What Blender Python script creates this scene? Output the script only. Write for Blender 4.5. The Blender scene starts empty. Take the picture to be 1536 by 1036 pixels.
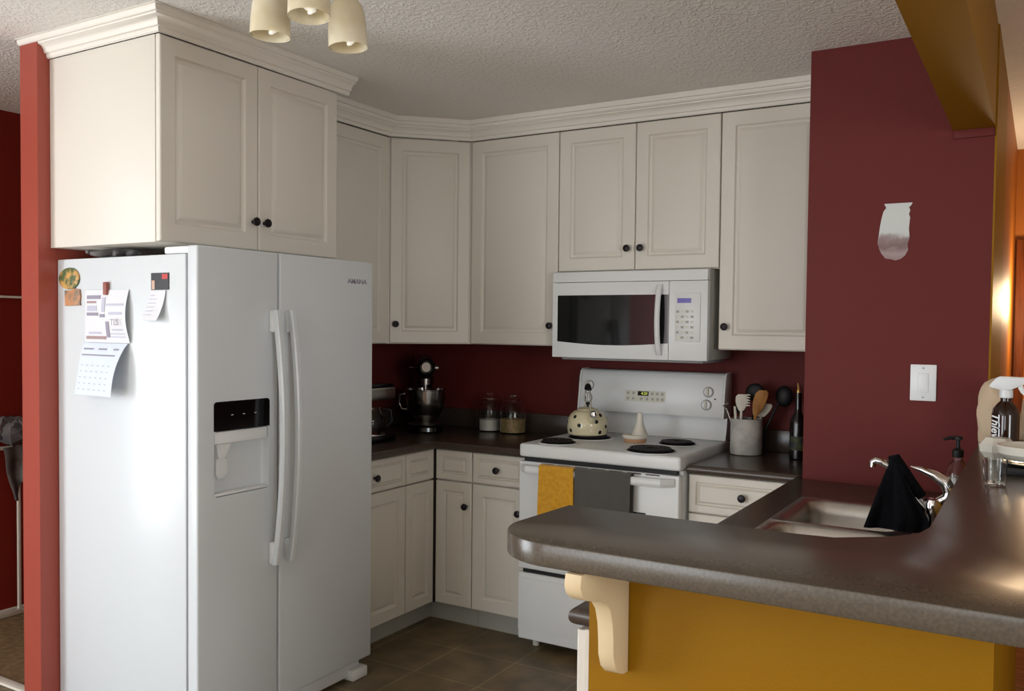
import bpy, bmesh, math, random
from mathutils import Vector, Matrix
random.seed(7)
S = bpy.context.scene
C = S.collection
PI = math.pi
R = math.radians

# ---------------------------------------------------------------- materials
def nodes(name):
    m = bpy.data.materials.new(name); m.use_nodes = True
    nt = m.node_tree
    return m, nt, nt.nodes['Principled BSDF']

def mat(name, col, rough=.5, metal=0., bump=0., bscale=60., col2=None, cscale=8., detail=3., spec=.5, trans=0., ior=1.45, coat=0., stretch=None, emit=None, estr=0., mixlo=.4, mixhi=.6, sheen=0., alpha=1., thin=False):
    m, nt, b = nodes(name)
    b.inputs['Base Color'].default_value = (*col, 1)
    b.inputs['Roughness'].default_value = rough
    b.inputs['Metallic'].default_value = metal
    b.inputs['IOR'].default_value = ior
    b.inputs['Specular IOR Level'].default_value = spec
    b.inputs['Transmission Weight'].default_value = trans
    b.inputs['Coat Weight'].default_value = coat
    b.inputs['Sheen Weight'].default_value = sheen
    b.inputs['Alpha'].default_value = alpha
    if emit:
        b.inputs['Emission Color'].default_value = (*emit, 1)
        b.inputs['Emission Strength'].default_value = estr
    L = nt.links
    tc = nt.nodes.new('ShaderNodeTexCoord')
    src = tc.outputs['Object']
    if stretch:
        mp = nt.nodes.new('ShaderNodeMapping'); mp.inputs['Scale'].default_value = stretch
        L.new(src, mp.inputs['Vector']); src = mp.outputs['Vector']
    if col2:
        n = nt.nodes.new('ShaderNodeTexNoise'); n.inputs['Scale'].default_value = cscale; n.inputs['Detail'].default_value = detail
        L.new(src, n.inputs['Vector'])
        r = nt.nodes.new('ShaderNodeValToRGB')
        r.color_ramp.elements[0].position = mixlo; r.color_ramp.elements[1].position = mixhi
        r.color_ramp.elements[0].color = (*col, 1); r.color_ramp.elements[1].color = (*col2, 1)
        L.new(n.outputs['Fac'], r.inputs['Fac']); L.new(r.outputs['Color'], b.inputs['Base Color'])
    if bump:
        n = nt.nodes.new('ShaderNodeTexNoise'); n.inputs['Scale'].default_value = bscale; n.inputs['Detail'].default_value = 4
        L.new(src, n.inputs['Vector'])
        bp = nt.nodes.new('ShaderNodeBump'); bp.inputs['Strength'].default_value = bump; bp.inputs['Distance'].default_value = .004
        L.new(n.outputs['Fac'], bp.inputs['Height']); L.new(bp.outputs['Normal'], b.inputs['Normal'])
    return m

def lin(r, g, b):
    f = lambda c: ((c/255+.055)/1.055)**2.4 if c > 10 else c/255/12.92
    return (f(r), f(g), f(b))

M = {}
M['cab'] = mat('cabinet_thermofoil', lin(224, 218, 207), .42, bump=.08, bscale=500)
M['crown'] = mat('crown_paint', lin(236, 231, 222), .4)
M['toe'] = mat('toe_kick_paint', lin(176, 176, 168), .6)
M['seam'] = mat('dark_gap', lin(40, 30, 26), .8)
M['knob'] = mat('oil_rubbed_bronze', lin(34, 28, 34), .38, metal=.5)
M['fridge'] = mat('appliance_white', lin(214, 219, 222), .27, bump=.05, bscale=350)
M['gasket'] = mat('grey_gasket', lin(150, 152, 152), .6)
M['white'] = mat('white_plastic', lin(232, 234, 234), .3)
M['bisque'] = mat('bisque_plastic', lin(216, 214, 200), .35)
M['black'] = mat('black_gloss', lin(8, 8, 10), .12)
M['blackm'] = mat('black_matte', lin(14, 13, 15), .55)
M['blackgl'] = mat('black_enamel', lin(6, 6, 7), .18, coat=.4)
M['coil'] = mat('coil_black', lin(26, 22, 26), .5, metal=.3)
M['chrome'] = mat('chrome', (.75, .75, .76), .12, metal=1)
M['steel'] = mat('brushed_steel', (.48, .46, .43), .3, metal=1, bump=.1, bscale=120, stretch=(1, 1, 14))
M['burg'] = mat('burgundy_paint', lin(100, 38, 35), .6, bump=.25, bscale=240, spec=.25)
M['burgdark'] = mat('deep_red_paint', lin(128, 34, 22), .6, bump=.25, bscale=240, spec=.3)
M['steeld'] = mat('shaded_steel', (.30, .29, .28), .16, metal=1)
M['redglare'] = mat('glare_red_paint', lin(158, 72, 58), .3, bump=.15, bscale=240)  # red wall paint lightened to carry the daylight glare on the wall end
M['yellow'] = mat('mustard_paint', lin(142, 99, 0), .5, bump=.12, bscale=230, spec=.2)
M['orange'] = mat('orange_paint', lin(156, 88, 12), .5, bump=.2, bscale=200)
M['door_w'] = mat('brown_stained_wood', lin(112, 54, 16), .45, col2=lin(88, 40, 10), cscale=5, stretch=(8, 8, .6))
M['cream'] = mat('cream_paint', lin(222, 200, 160), .45)
def filler_mat():
    m, nt, b = nodes('white_filler'); L = nt.links; b.inputs['Roughness'].default_value = .85
    tc = nt.nodes.new('ShaderNodeTexCoord'); sp = nt.nodes.new('ShaderNodeSeparateXYZ'); L.new(tc.outputs['Object'], sp.inputs[0])
    n = nt.nodes.new('ShaderNodeTexNoise'); n.inputs['Scale'].default_value = 30; L.new(tc.outputs['Object'], n.inputs['Vector'])
    a = nt.nodes.new('ShaderNodeMath'); a.operation = 'MULTIPLY_ADD'; a.inputs[1].default_value = .05; L.new(n.outputs['Fac'], a.inputs[0]); L.new(sp.outputs['Z'], a.inputs[2])
    r = nt.nodes.new('ShaderNodeValToRGB'); L.new(a.outputs[0], r.inputs['Fac']); e = r.color_ramp.elements
    e[0].position = .02; e[0].color = (*lin(150, 128, 126), 1); e[1].position = .075; e[1].color = (*lin(128, 104, 102), 1)
    x = e.new(.05); x.color = (*lin(166, 148, 146), 1); x = e.new(.105); x.color = (*lin(150, 132, 130), 1); x = e.new(.125); x.color = (*lin(205, 208, 204), 1)
    L.new(r.outputs['Color'], b.inputs['Base Color']); return m
M['spack'] = filler_mat()
M['laminate'] = mat('dark_laminate', lin(74, 66, 55), .25, col2=lin(88, 79, 67), cscale=190, detail=5, spec=.6, mixlo=.35, mixhi=.65)
M['lamdark'] = mat('dark_brown_laminate', lin(66, 54, 48), .25, col2=lin(78, 66, 57), cscale=170, detail=5, mixlo=.35, mixhi=.65)
M['paper'] = mat('paper', lin(222, 222, 226), .8)
M['paper2'] = mat('paper_blue', lin(214, 222, 236), .8)
M['ink'] = mat('grey_ink', lin(150, 145, 160), .8)
M['inkl'] = mat('pale_ink', lin(190, 190, 206), .8)
M['inkb'] = mat('brown_ink', lin(165, 140, 140), .8)
M['glass'] = mat('clear_glass', (.95, .97, .96), .03, trans=1., ior=1.3)
M['amber'] = mat('amber_glass', lin(36, 15, 6), .1, coat=.5)
M['oil'] = mat('dark_bottle_glass', lin(16, 10, 10), .15, coat=.4)
M['flour'] = mat('flour', lin(225, 220, 212), .9)
M['oats'] = mat('rolled_oats', lin(186, 160, 112), .9, col2=lin(150, 122, 80), cscale=120, bump=.6, bscale=150)
M['yt'] = mat('yellow_terry', lin(232, 172, 44), .95, col2=lin(222, 158, 34), cscale=60, bump=.8, bscale=420, sheen=.3)
M['gt'] = mat('grey_terry', lin(92, 90, 86), .95, bump=.8, bscale=420, sheen=.2)
M['gtd'] = mat('grey_fabric', lin(118, 114, 112), .9, bump=.6, bscale=180, col2=lin(90, 88, 90), cscale=12)
M['bcloth'] = mat('black_cloth', lin(9, 10, 15), .95, bump=.7, bscale=350, spec=.2)
M['kettle'] = mat('cream_enamel', lin(222, 212, 178), .2, coat=.3)
M['ceramic'] = mat('white_ceramic', lin(226, 222, 208), .22, coat=.2)
M['stone'] = mat('grey_white_crock', lin(206, 203, 196), .6, col2=lin(180, 178, 172), cscale=14, bump=.2, bscale=60)
M['tan'] = mat('unglazed_clay', lin(196, 152, 116), .8)
M['woodsp'] = mat('wooden_spoon', lin(176, 124, 66), .6, col2=lin(150, 100, 48), cscale=10, stretch=(3, 3, .5))
M['shade'] = mat('frosted_cream_glass', lin(244, 236, 212), .35, col2=lin(232, 218, 184), cscale=9, trans=.25, ior=1.2, coat=.15)
M['bulb'] = mat('spiral_bulb', lin(250, 248, 235), .3, emit=(1, .97, .9), estr=.35)
M['lampm'] = mat('satin_nickel', (.5, .48, .44), .3, metal=1)
M['carpet'] = mat('beige_carpet', lin(150, 124, 88), .95, col2=lin(128, 104, 72), cscale=30, bump=.8, bscale=300)
M['woodfl'] = mat('wood_floor', lin(150, 96, 52), .35, col2=lin(120, 74, 38), cscale=5, stretch=(.6, 8, 1))
M['trim'] = mat('white_trim', lin(228, 222, 208), .45)
M['dining'] = mat('tan_paint', lin(226, 218, 204), .7)
M['purple'] = mat('purple_display', lin(50, 36, 90), .2, emit=lin(90, 70, 190), estr=.25)
M['green'] = mat('green_digits', lin(150, 170, 60), .3, emit=lin(190, 200, 90), estr=.5)
M['mwglass'] = mat('dark_oven_glass', lin(12, 13, 14), .06, spec=.8)
M['clip'] = mat('dull_red_clip', lin(150, 84, 74), .5)
M['food'] = mat('food_picture', lin(196, 150, 80), .5, col2=lin(74, 92, 52), cscale=28, mixlo=.42, mixhi=.55)
M['food2'] = mat('brown_picture', lin(190, 134, 92), .5, col2=lin(120, 110, 96), cscale=24, mixlo=.45, mixhi=.6)
M['photo'] = mat('dark_picture', lin(30, 26, 28), .4)
M['red'] = mat('red_print', lin(196, 60, 58), .5)
M['peach'] = mat('skin_tone_print', lin(206, 170, 150), .5)
M['bag'] = mat('crumpled_beige_bag', lin(214, 190, 160), .75, bump=.8, bscale=18)
M['bluegl'] = mat('window_sky', (.7, .8, 1), .5)

def ceiling_mat():
    m, nt, b = nodes('knockdown_ceiling')
    b.inputs['Base Color'].default_value = (*lin(238, 235, 230), 1); b.inputs['Roughness'].default_value = .9
    tc = nt.nodes.new('ShaderNodeTexCoord'); L = nt.links
    n = nt.nodes.new('ShaderNodeTexNoise'); n.inputs['Scale'].default_value = 62; n.inputs['Detail'].default_value = 2; n.inputs['Distortion'].default_value = .5
    r = nt.nodes.new('ShaderNodeValToRGB'); r.color_ramp.elements[0].position = .46; r.color_ramp.elements[1].position = .62
    L.new(tc.outputs['Object'], n.inputs['Vector']); L.new(n.outputs['Fac'], r.inputs['Fac'])
    bp = nt.nodes.new('ShaderNodeBump'); bp.inputs['Strength'].default_value = .45; bp.inputs['Distance'].default_value = .004
    L.new(r.outputs['Color'], bp.inputs['Height']); L.new(bp.outputs['Normal'], b.inputs['Normal'])
    return m
M['ceil'] = ceiling_mat()

def tile_mat():
    m, nt, b = nodes('slate_look_tile'); L = nt.links
    b.inputs['Roughness'].default_value = .42
    tc = nt.nodes.new('ShaderNodeTexCoord')
    mp = nt.nodes.new('ShaderNodeMapping'); mp.inputs['Location'].default_value = (-.90, 1.15, 0)
    L.new(tc.outputs['Object'], mp.inputs['Vector'])
    br = nt.nodes.new('ShaderNodeTexBrick'); br.offset = 0; br.squash = 1
    br.inputs['Scale'].default_value = 1; br.inputs['Brick Width'].default_value = .315; br.inputs['Row Height'].default_value = .305
    br.inputs['Mortar Size'].default_value = .004; br.inputs['Mortar Smooth'].default_value = .3
    br.inputs['Color1'].default_value = (*lin(116, 98, 72), 1); br.inputs['Color2'].default_value = (*lin(104, 92, 70), 1)
    br.inputs['Mortar'].default_value = (*lin(144, 130, 100), 1)
    L.new(mp.outputs['Vector'], br.inputs['Vector'])
    n = nt.nodes.new('ShaderNodeTexNoise'); n.inputs['Scale'].default_value = 7; n.inputs['Detail'].default_value = 6
    L.new(tc.outputs['Object'], n.inputs['Vector'])
    r = nt.nodes.new('ShaderNodeValToRGB'); r.color_ramp.elements[0].color = (.7, .7, .66, 1); r.color_ramp.elements[1].color = (1.35, 1.33, 1.25, 1)
    r.color_ramp.elements[0].position = .35; r.color_ramp.elements[1].position = .68
    L.new(n.outputs['Fac'], r.inputs['Fac'])
    mx = nt.nodes.new('ShaderNodeMix'); mx.data_type = 'RGBA'; mx.blend_type = 'MULTIPLY'; mx.inputs['Factor'].default_value = 1
    L.new(br.outputs['Color'], mx.inputs['A']); L.new(r.outputs['Color'], mx.inputs['B'])
    L.new(mx.outputs['Result'], b.inputs['Base Color'])
    bp = nt.nodes.new('ShaderNodeBump'); bp.inputs['Strength'].default_value = .4; bp.inputs['Distance'].default_value = .003
    L.new(n.outputs['Fac'], bp.inputs['Height']); L.new(bp.outputs['Normal'], b.inputs['Normal'])
    return m
M['tile'] = tile_mat()

# ---------------------------------------------------------------- mesh builder
def frame(o, u, n):
    """local x -> u, local -y -> n (front), z up, origin o"""
    u = Vector(u).normalized(); n = Vector(n).normalized(); z = Vector((0, 0, 1))
    m = Matrix((( u.x, -n.x, z.x, o[0]), (u.y, -n.y, z.y, o[1]), (u.z, -n.z, z.z, o[2]), (0, 0, 0, 1)))
    return m

def axis_to(o, d):
    """local z -> d, at o"""
    q = Vector((0, 0, 1)).rotation_difference(Vector(d).normalized())
    return Matrix.Translation(o) @ q.to_matrix().to_4x4()

class MB:
    def __init__(s, T=None): s.bm = bmesh.new(); s.T = T
    def _merge(s, t, Mx):
        if Mx is not None: t.transform(Mx)
        if s.T is not None: t.transform(s.T)
        me = bpy.data.meshes.new('tmp'); t.to_mesh(me); t.free(); s.bm.from_mesh(me); bpy.data.meshes.remove(me)
        return s
    def box(s, x0, x1, y0, y1, z0, z1, b=0., seg=2, Mx=None):
        t = bmesh.new(); bmesh.ops.create_cube(t, size=1)
        for v in t.verts: v.co = Vector(((x0+x1)/2+v.co.x*(x1-x0), (y0+y1)/2+v.co.y*(y1-y0), (z0+z1)/2+v.co.z*(z1-z0)))
        if b: bmesh.ops.bevel(t, geom=t.edges[:], offset=min(b, .49*min(abs(x1-x0), abs(y1-y0), abs(z1-z0))), segments=seg, profile=.5, affect='EDGES')
        return s._merge(t, Mx)
    def prism(s, pts, a0, a1, axis='z', b=0., seg=2, Mx=None):
        t = bmesh.new()
        f = {'z': lambda p, a: (p[0], p[1], a), 'y': lambda p, a: (p[0], a, p[1]), 'x': lambda p, a: (a, p[0], p[1])}[axis]
        lo = [t.verts.new(f(p, a0)) for p in pts]; hi = [t.verts.new(f(p, a1)) for p in pts]; n = len(pts)
        t.faces.new(lo[::-1]); t.faces.new(hi)
        for i in range(n): t.faces.new((lo[i], lo[(i+1) % n], hi[(i+1) % n], hi[i]))
        bmesh.ops.recalc_face_normals(t, faces=t.faces)
        if b:
            es = [e for e in t.edges if len({round(f2, 5) for f2 in [e.verts[0].co['xyz'.index(axis)], e.verts[1].co['xyz'.index(axis)]]}) == 1]
            bmesh.ops.bevel(t, geom=es, offset=b, segments=seg, profile=.5, affect='EDGES')
        return s._merge(t, Mx)
    def loft(s, rings, cap0=True, cap1=True, closed=False, Mx=None):
        t = bmesh.new(); V = [[t.verts.new(p) for p in r] for r in rings]; n = len(V[0])
        for i in range(len(V)-(0 if closed else 1)):
            A, B = V[i], V[(i+1) % len(V)]
            for j in range(n):
                try: t.faces.new((A[j], A[(j+1) % n], B[(j+1) % n], B[j]))
                except ValueError: pass
        if not closed:
            if cap0: t.faces.new(V[0][::-1])
            if cap1: t.faces.new(V[-1])
        bmesh.ops.recalc_face_normals(t, faces=t.faces)
        return s._merge(t, Mx)
    def lathe(s, prof, n=32, Mx=None, cap0=True, cap1=True, sx=1., sy=1.):
        return s.loft([[(max(r, 1e-5)*math.cos(2*PI*k/n)*sx, max(r, 1e-5)*math.sin(2*PI*k/n)*sy, z) for k in range(n)] for r, z in prof], cap0, cap1, Mx=Mx)
    def cyl(s, r, z0, z1, n=24, Mx=None, b=0.):
        p = [(r, z0), (r, z1)] if not b else [(r-b, z0), (r, z0+b), (r, z1-b), (r-b, z1)]
        return s.lathe(p, n, Mx)
    def tube(s, path, r, n=10, Mx=None, closed=False, flat=1.):
        P = [Vector(p) for p in path]; rings = []; m = len(P)
        rr = r if isinstance(r, (list, tuple)) else [r]*m
        up = Vector((0, 0, 1)); prev = None
        for i, p in enumerate(P):
            if closed: d = P[(i+1) % m]-P[i-1]
            else: d = P[min(i+1, m-1)]-P[max(i-1, 0)]
            d.normalize()
            if prev is None:
                a = up if abs(d.z) < .95 else Vector((1, 0, 0))
                x = d.cross(a).normalized()
            else:
                x = (prev-d*prev.dot(d)).normalized()
            prev = x; y = d.cross(x)
            rings.append([p+x*rr[i]*math.cos(2*PI*k/n)+y*rr[i]*flat*math.sin(2*PI*k/n) for k in range(n)])
        return s.loft(rings, closed=closed, Mx=Mx)
    def grid(s, f, nu, nv, thick=0., Mx=None):
        t = bmesh.new(); V = [[t.verts.new(f(i/nu, j/nv)) for j in range(nv+1)] for i in range(nu+1)]
        for i in range(nu):
            for j in range(nv): t.faces.new((V[i][j], V[i+1][j], V[i+1][j+1], V[i][j+1]))
        if thick:
            bmesh.ops.recalc_face_normals(t, faces=t.faces)
            bmesh.ops.solidify(t, geom=t.faces[:], thickness=thick)
        return s._merge(t, Mx)
    def ball(s, c, r, sc=(1, 1, 1), n=16, Mx=None):
        t = bmesh.new(); bmesh.ops.create_uvsphere(t, u_segments=n*2, v_segments=n, radius=r)
        for v in t.verts: v.co = Vector((c[0]+v.co.x*sc[0], c[1]+v.co.y*sc[1], c[2]+v.co.z*sc[2]))
        return s._merge(t, Mx)

def obj(name, mb, m, parent=None, angle=35):
    """link the builder's mesh (world coordinates) as one object; local to the parent chain"""
    off = Vector((0, 0, 0)); p = parent
    while p is not None: off += p.location; p = p.parent
    bm = mb.bm
    if off.length: bmesh.ops.translate(bm, verts=bm.verts, vec=-off)
    me = bpy.data.meshes.new(name); bm.to_mesh(me); bm.free()
    me.polygons.foreach_set('use_smooth', [True]*len(me.polygons)); me.set_sharp_from_angle(angle=R(angle))
    for mm in (m if isinstance(m, (list, tuple)) else [m]): me.materials.append(M[mm] if isinstance(mm, str) else mm)
    o = bpy.data.objects.new(name, me); C.objects.link(o); o.parent = parent
    return o

def recenter(o):
    """top-level single mesh: origin to its base centre"""
    vs = [v.co for v in o.data.vertices]
    c = Vector(((min(v.x for v in vs)+max(v.x for v in vs))/2, (min(v.y for v in vs)+max(v.y for v in vs))/2, min(v.z for v in vs)))
    o.data.transform(Matrix.Translation(-c)); o.location = c
    return o

def tag(o, label, cat, group=None):
    o['label'] = label; o['category'] = cat
    if group: o['group'] = group
    return o
def thing(name, label, cat, loc, group=None):
    o = bpy.data.objects.new(name, None); C.objects.link(o); o.location = loc; o.empty_display_size = .05
    return tag(o, label, cat, group)
def struct(name, mb, m, label=None):
    o = obj(name, mb, m); o['kind'] = 'structure'
    return o

def text(name, body, size, Mx, m, parent, ext=.0004, bold=0., align='CENTER', shear=0., sx=1.):
    cu = bpy.data.curves.new(name, 'FONT'); cu.body = body; cu.size = size; cu.extrude = ext; cu.offset = bold; cu.align_x = align; cu.align_y = 'CENTER'; cu.shear = shear
    cu.resolution_u = 3
    t = bpy.data.objects.new('tmp_text', cu); C.objects.link(t)
    bpy.context.view_layer.update()
    me = bpy.data.meshes.new_from_object(t.evaluated_get(bpy.context.evaluated_depsgraph_get()))
    bpy.data.objects.remove(t); bpy.data.curves.remove(cu)
    # text lies in XY facing +Z ; turn so that it faces local -y
    me.transform(Mx @ Matrix.Rotation(R(90), 4, 'X') @ Matrix.Diagonal((sx, 1, 1, 1)))
    off = Vector((0, 0, 0)); p = parent
    while p is not None: off += p.location; p = p.parent
    me.transform(Matrix.Translation(-off)); me.name = name
    me.materials.clear(); me.materials.append(M[m])
    o = bpy.data.objects.new(name, me); C.objects.link(o); o.parent = parent
    return o

def boolean(o, cutters):
    for mb in cutters:
        me = bpy.data.meshes.new('cut'); mb.bm.to_mesh(me); mb.bm.free()
        c = bpy.data.objects.new('cut', me); C.objects.link(c)
        md = o.modifiers.new('b', 'BOOLEAN'); md.operation = 'DIFFERENCE'; md.object = c; md.solver = 'EXACT'
        bpy.context.view_layer.update()
        nm = bpy.data.meshes.new_from_object(o.evaluated_get(bpy.context.evaluated_depsgraph_get()))
        o.modifiers.clear(); old = o.data; nm.name = o.name; o.data = nm; bpy.data.meshes.remove(old)
        bpy.data.objects.remove(c); bpy.data.meshes.remove(me)
    o.data.polygons.foreach_set('use_smooth', [True]*len(o.data.polygons)); o.data.set_sharp_from_angle(angle=R(35))
    return o

# ---------------------------------------------------------------- dimensions (metres)
H = 2.492            # ceiling
XR, XR1 = 1.1305, 1.8925   # range
XS, XSR, YS = 2.377, 2.985, -.70   # chimney-like wall stub
ZC = .8985           # worktop top
BZ = 1.09            # bar top
UB, UT = 1.367, 2.398

# ---------------------------------------------------------------- setting
struct('floor', MB().box(-.107, 3.0, -2.62, 0, -.05, 0), 'tile')
f = struct('floor_kitchen_entry', MB().box(-.107, 3.09, -4.3, -2.621, -.05, 0), 'tile')
f.name = 'floor.001'
f = struct('floor', MB().box(-1.25, -.108, -2.12, .3, -.05, 0), 'carpet')
f = struct('floor', MB().box(-1.25, -.108, -4.3, -2.121, -.05, 0), 'tile')
f = struct('floor', MB().box(-1.25, 3.09, -8.8, -4.301, -.05, 0), mat('pale_bounce_floor', lin(206, 192, 168), .5, col2=lin(190, 174, 148), cscale=4, stretch=(8, .6, 1)))  # unseen floor behind the camera, made pale to bounce light up
f = struct('floor', MB().box(3.091, 5.6, -8.8, 2.4, -.05, 0), 'woodfl')
struct('floor', MB().box(3.0001, 3.0909, YS, 1.7, -.05, 0).box(2.6, 3.0, .1001, 1.7, -.05, 0), 'woodfl')
struct('ceiling', MB().box(-1.35, 5.7, -8.9, 2.4, H, H+.06), 'ceil')
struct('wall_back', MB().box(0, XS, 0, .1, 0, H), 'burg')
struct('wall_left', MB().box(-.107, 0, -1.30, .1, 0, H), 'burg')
struct('wall_left_end', MB().box(-.107, 0, -2.24, -1.3001, 0, H), 'redglare')
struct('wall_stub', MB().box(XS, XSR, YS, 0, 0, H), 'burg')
# mustard skin on the dining side of the stub and the dining room beyond
struct('wall_dining_side', MB().box(XSR, XSR+.006, YS, .1, 0, H), 'yellow')
struct('wall_dining_return', MB().box(2.6, XSR+.006, .1, 1.7, 0, H), 'orange')
struct('wall_dining_back', MB().box(2.6, 5.7, 1.7, 1.8, 0, H), 'orange')
struct('wall_dining_right', MB().box(5.6, 5.7, -3.6, 1.8, 0, H).box(5.6, 5.7, -8.8, -5.2, 0, H).box(5.6, 5.7, -5.2, -3.6, 0, .8).box(5.6, 5.7, -5.2, -3.6, 2.1, H), 'dining')
struct('window_4', MB().box(5.62, 5.66, -5.2, -5.14, .8, 2.1).box(5.62, 5.66, -3.66, -3.6, .8, 2.1).box(5.62, 5.66, -5.14, -3.66, .8, .86).box(5.62, 5.66, -5.14, -3.66, 2.04, 2.1), 'trim')
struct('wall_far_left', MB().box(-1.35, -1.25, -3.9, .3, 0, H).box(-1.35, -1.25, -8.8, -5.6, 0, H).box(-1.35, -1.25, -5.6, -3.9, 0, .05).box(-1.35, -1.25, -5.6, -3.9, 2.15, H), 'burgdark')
sl = MB()
for a, b in [(-5.6, -5.54), (-4.78, -4.72), (-3.96, -3.9)]: sl.box(-1.33, -1.29, a, b, .05, 2.15)
sl.box(-1.33, -1.29, -5.54, -3.96, .05, .11).box(-1.33, -1.29, -5.54, -3.96, 2.09, 2.15)
struct('door_2', sl, 'trim')
bl = MB()
for k in range(26): bl.box(5.585, 5.612, -5.19, -3.61, .84+.048*k, .8425+.048*k)
struct('window_3', bl, 'trim')
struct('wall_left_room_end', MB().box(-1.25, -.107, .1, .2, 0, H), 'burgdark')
# back-of-camera wall with three window openings
wb = MB()
WY0, WY1 = -8.9, -8.8
for x0, x1, z0, z1 in [(-1.35, -1.2, 0, H), (.9, 2.2, 0, H), (3.4, 5.7, 0, H), (-1.2, .9, 0, .1), (-1.2, .9, 2.3, H), (2.2, 3.4, 0, .95), (2.2, 3.4, 2.1, H)]:
    wb.box(x0, x1, WY0, WY1, z0, z1)
struct('wall_behind_camera', wb, 'dining')
def window(n, x0, x1, z0, z1, mull):
    m = MB(); w = .05
    m.box(x0, x0+w, WY0+.02, WY1-.01, z0, z1).box(x1-w, x1, WY0+.02, WY1-.01, z0, z1).box(x0+w, x1-w, WY0+.02, WY1-.01, z0, z0+w).box(x0+w, x1-w, WY0+.02, WY1-.01, z1-w, z1)
    for k in mull: m.box(k-.025, k+.025, WY0+.02, WY1-.01, z0+w, z1-w)
    return struct('window_%d' % n, m, 'trim')
window(1, -1.2, .9, .1, 2.3, [-.15]); window(2, 2.2, 3.4, .95, 2.1, [2.8])
# half wall below the raised bar
struct('wall_bar', MB().box(2.415, 3.09, -2.62, -2.565, 0, BZ-.041).box(2.975, 3.09, -2.565, YS-.001, 0, BZ-.041), 'yellow')
# beam over the pass-through
struct('trim_1', MB().box(2.858, 2.986, -6.3, YS-.001, 2.149, H-.001), 'yellow')
struct('trim_5', MB().box(2.86, 2.984, YS-.012, YS-.001, 2.12, 2.1485, .002), 'burg')
# skirtings and rails of the room on the left
struct('baseboard_left', MB().box(-1.25, -1.236, -2.89, .1, 0.001, .028, .003), 'trim')
struct('trim_2', MB().box(-1.25, -1.236, -2.8, .1, 1.574, 1.586, .003), 'trim')
struct('trim_3', MB().box(-1.235, -.109, -2.165, -2.125, 0.001, .012, .003), 'trim')
# brown door in the dining room behind the stub
dr = struct('door_1', MB().box(2.99+.01, 3.9, 1.66, 1.699, 0.002, 1.98, .004), 'door_w')
struct('trim_4', MB().box(3.05, 3.066, 1.648, 1.659, 0, 1.78, .003), 'orange')

# crown moulding sweep
CP = [(0, 0), (.010, 0), (.012, .014), (.018, .018), (.024, .034), (.036, .05), (.046, .056), (.048, .066), (.058, .072), (.062, .080), (.062, .0), ]
def crown(name, path, z0, flip=1):
    prof = [(0, 0), (.003, 0), (.008, .004), (.010, .012), (.009, .016), (.017, .018), (.020, .030), (.028, .041), (.040, .046), (.041, .051), (.048, .052), (.054, .058), (.056, .066), (.055, .069), (.064, .070), (.064, H-z0-.001), (0, H-z0-.001)]
    P = [Vector(p) for p in path]; rings = []
    for i, p in enumerate(P):
        def nrm(a, b):
            d = (b-a).normalized(); return Vector((d.y, -d.x))
        if i == 0: n = nrm(P[0], P[1]); k = 1
        elif i == len(P)-1: n = nrm(P[-2], P[-1]); k = 1
        else:
            n1, n2 = nrm(P[i-1], P[i]), nrm(P[i], P[i+1]); n = (n1+n2).normalized(); k = 1/n.dot(n1)
        rings.append([(p.x+n.x*k*a, p.y+n.y*k*a, z0+z) for a, z in prof])
    return struct(name, MB().loft(rings), 'crown')
crown('trim_6', [(-.107, -2.196), (.616, -2.196), (.616, -1.262)], 2.419)
crown('trim_7', [(.3335, -1.31), (.3335, -.627), (.627, -.3335), (2.375, -.3335)], 2.3975)

# ---------------------------------------------------------------- cabinet parts
def door_mesh(w, h, Mx, t=.02, fr=.052, gr=.011):
    """raised-panel thermofoil front; local x 0..w, z 0..h, front face towards local -y (y=-t)"""
    def ring(i, y, r=0):
        return [(i, y, i), (w-i, y, i), (w-i, y, h-i), (i, y, h-i)]
    k = min(1, min(w, h)/.26)
    a = fr*k
    rings = [ring(0, 0), ring(0, -t+.005), ring(.0015, -t+.0018), ring(.005, -t), ring(a, -t), ring(a+.005*k, -t+gr*.75), ring(a+.010*k, -t+gr), ring(a+.014*k, -t+gr), ring(a+.028*k, -t+.001), ring(a+.032*k, -t)]
    return MB().loft(rings, Mx=Mx)
def make_door(name, parent, o, u, n, w, h, knob=None, fr=.052, gap=.0015):
    Mx = frame(o, u, n)
    d = obj(name, door_mesh(w-2*gap, h-2*gap, Mx @ Matrix.Translation((gap, 0, gap)), fr=fr), 'cab', parent, angle=22)
    if knob:
        kx, kz = knob
        c = Mx @ Vector((kx, -.0195, kz)); nn = Vector(n).normalized()
        obj('knob', MB().lathe([(.007, 0), (.0065, .006), (.005, .011), (.0085, .015), (.0145, .018), (.0165, .0225), (.015, .027), (.009, .0295), (.0, .030)], 20, axis_to(c, nn), cap1=False), 'knob', d)
    return d

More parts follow.
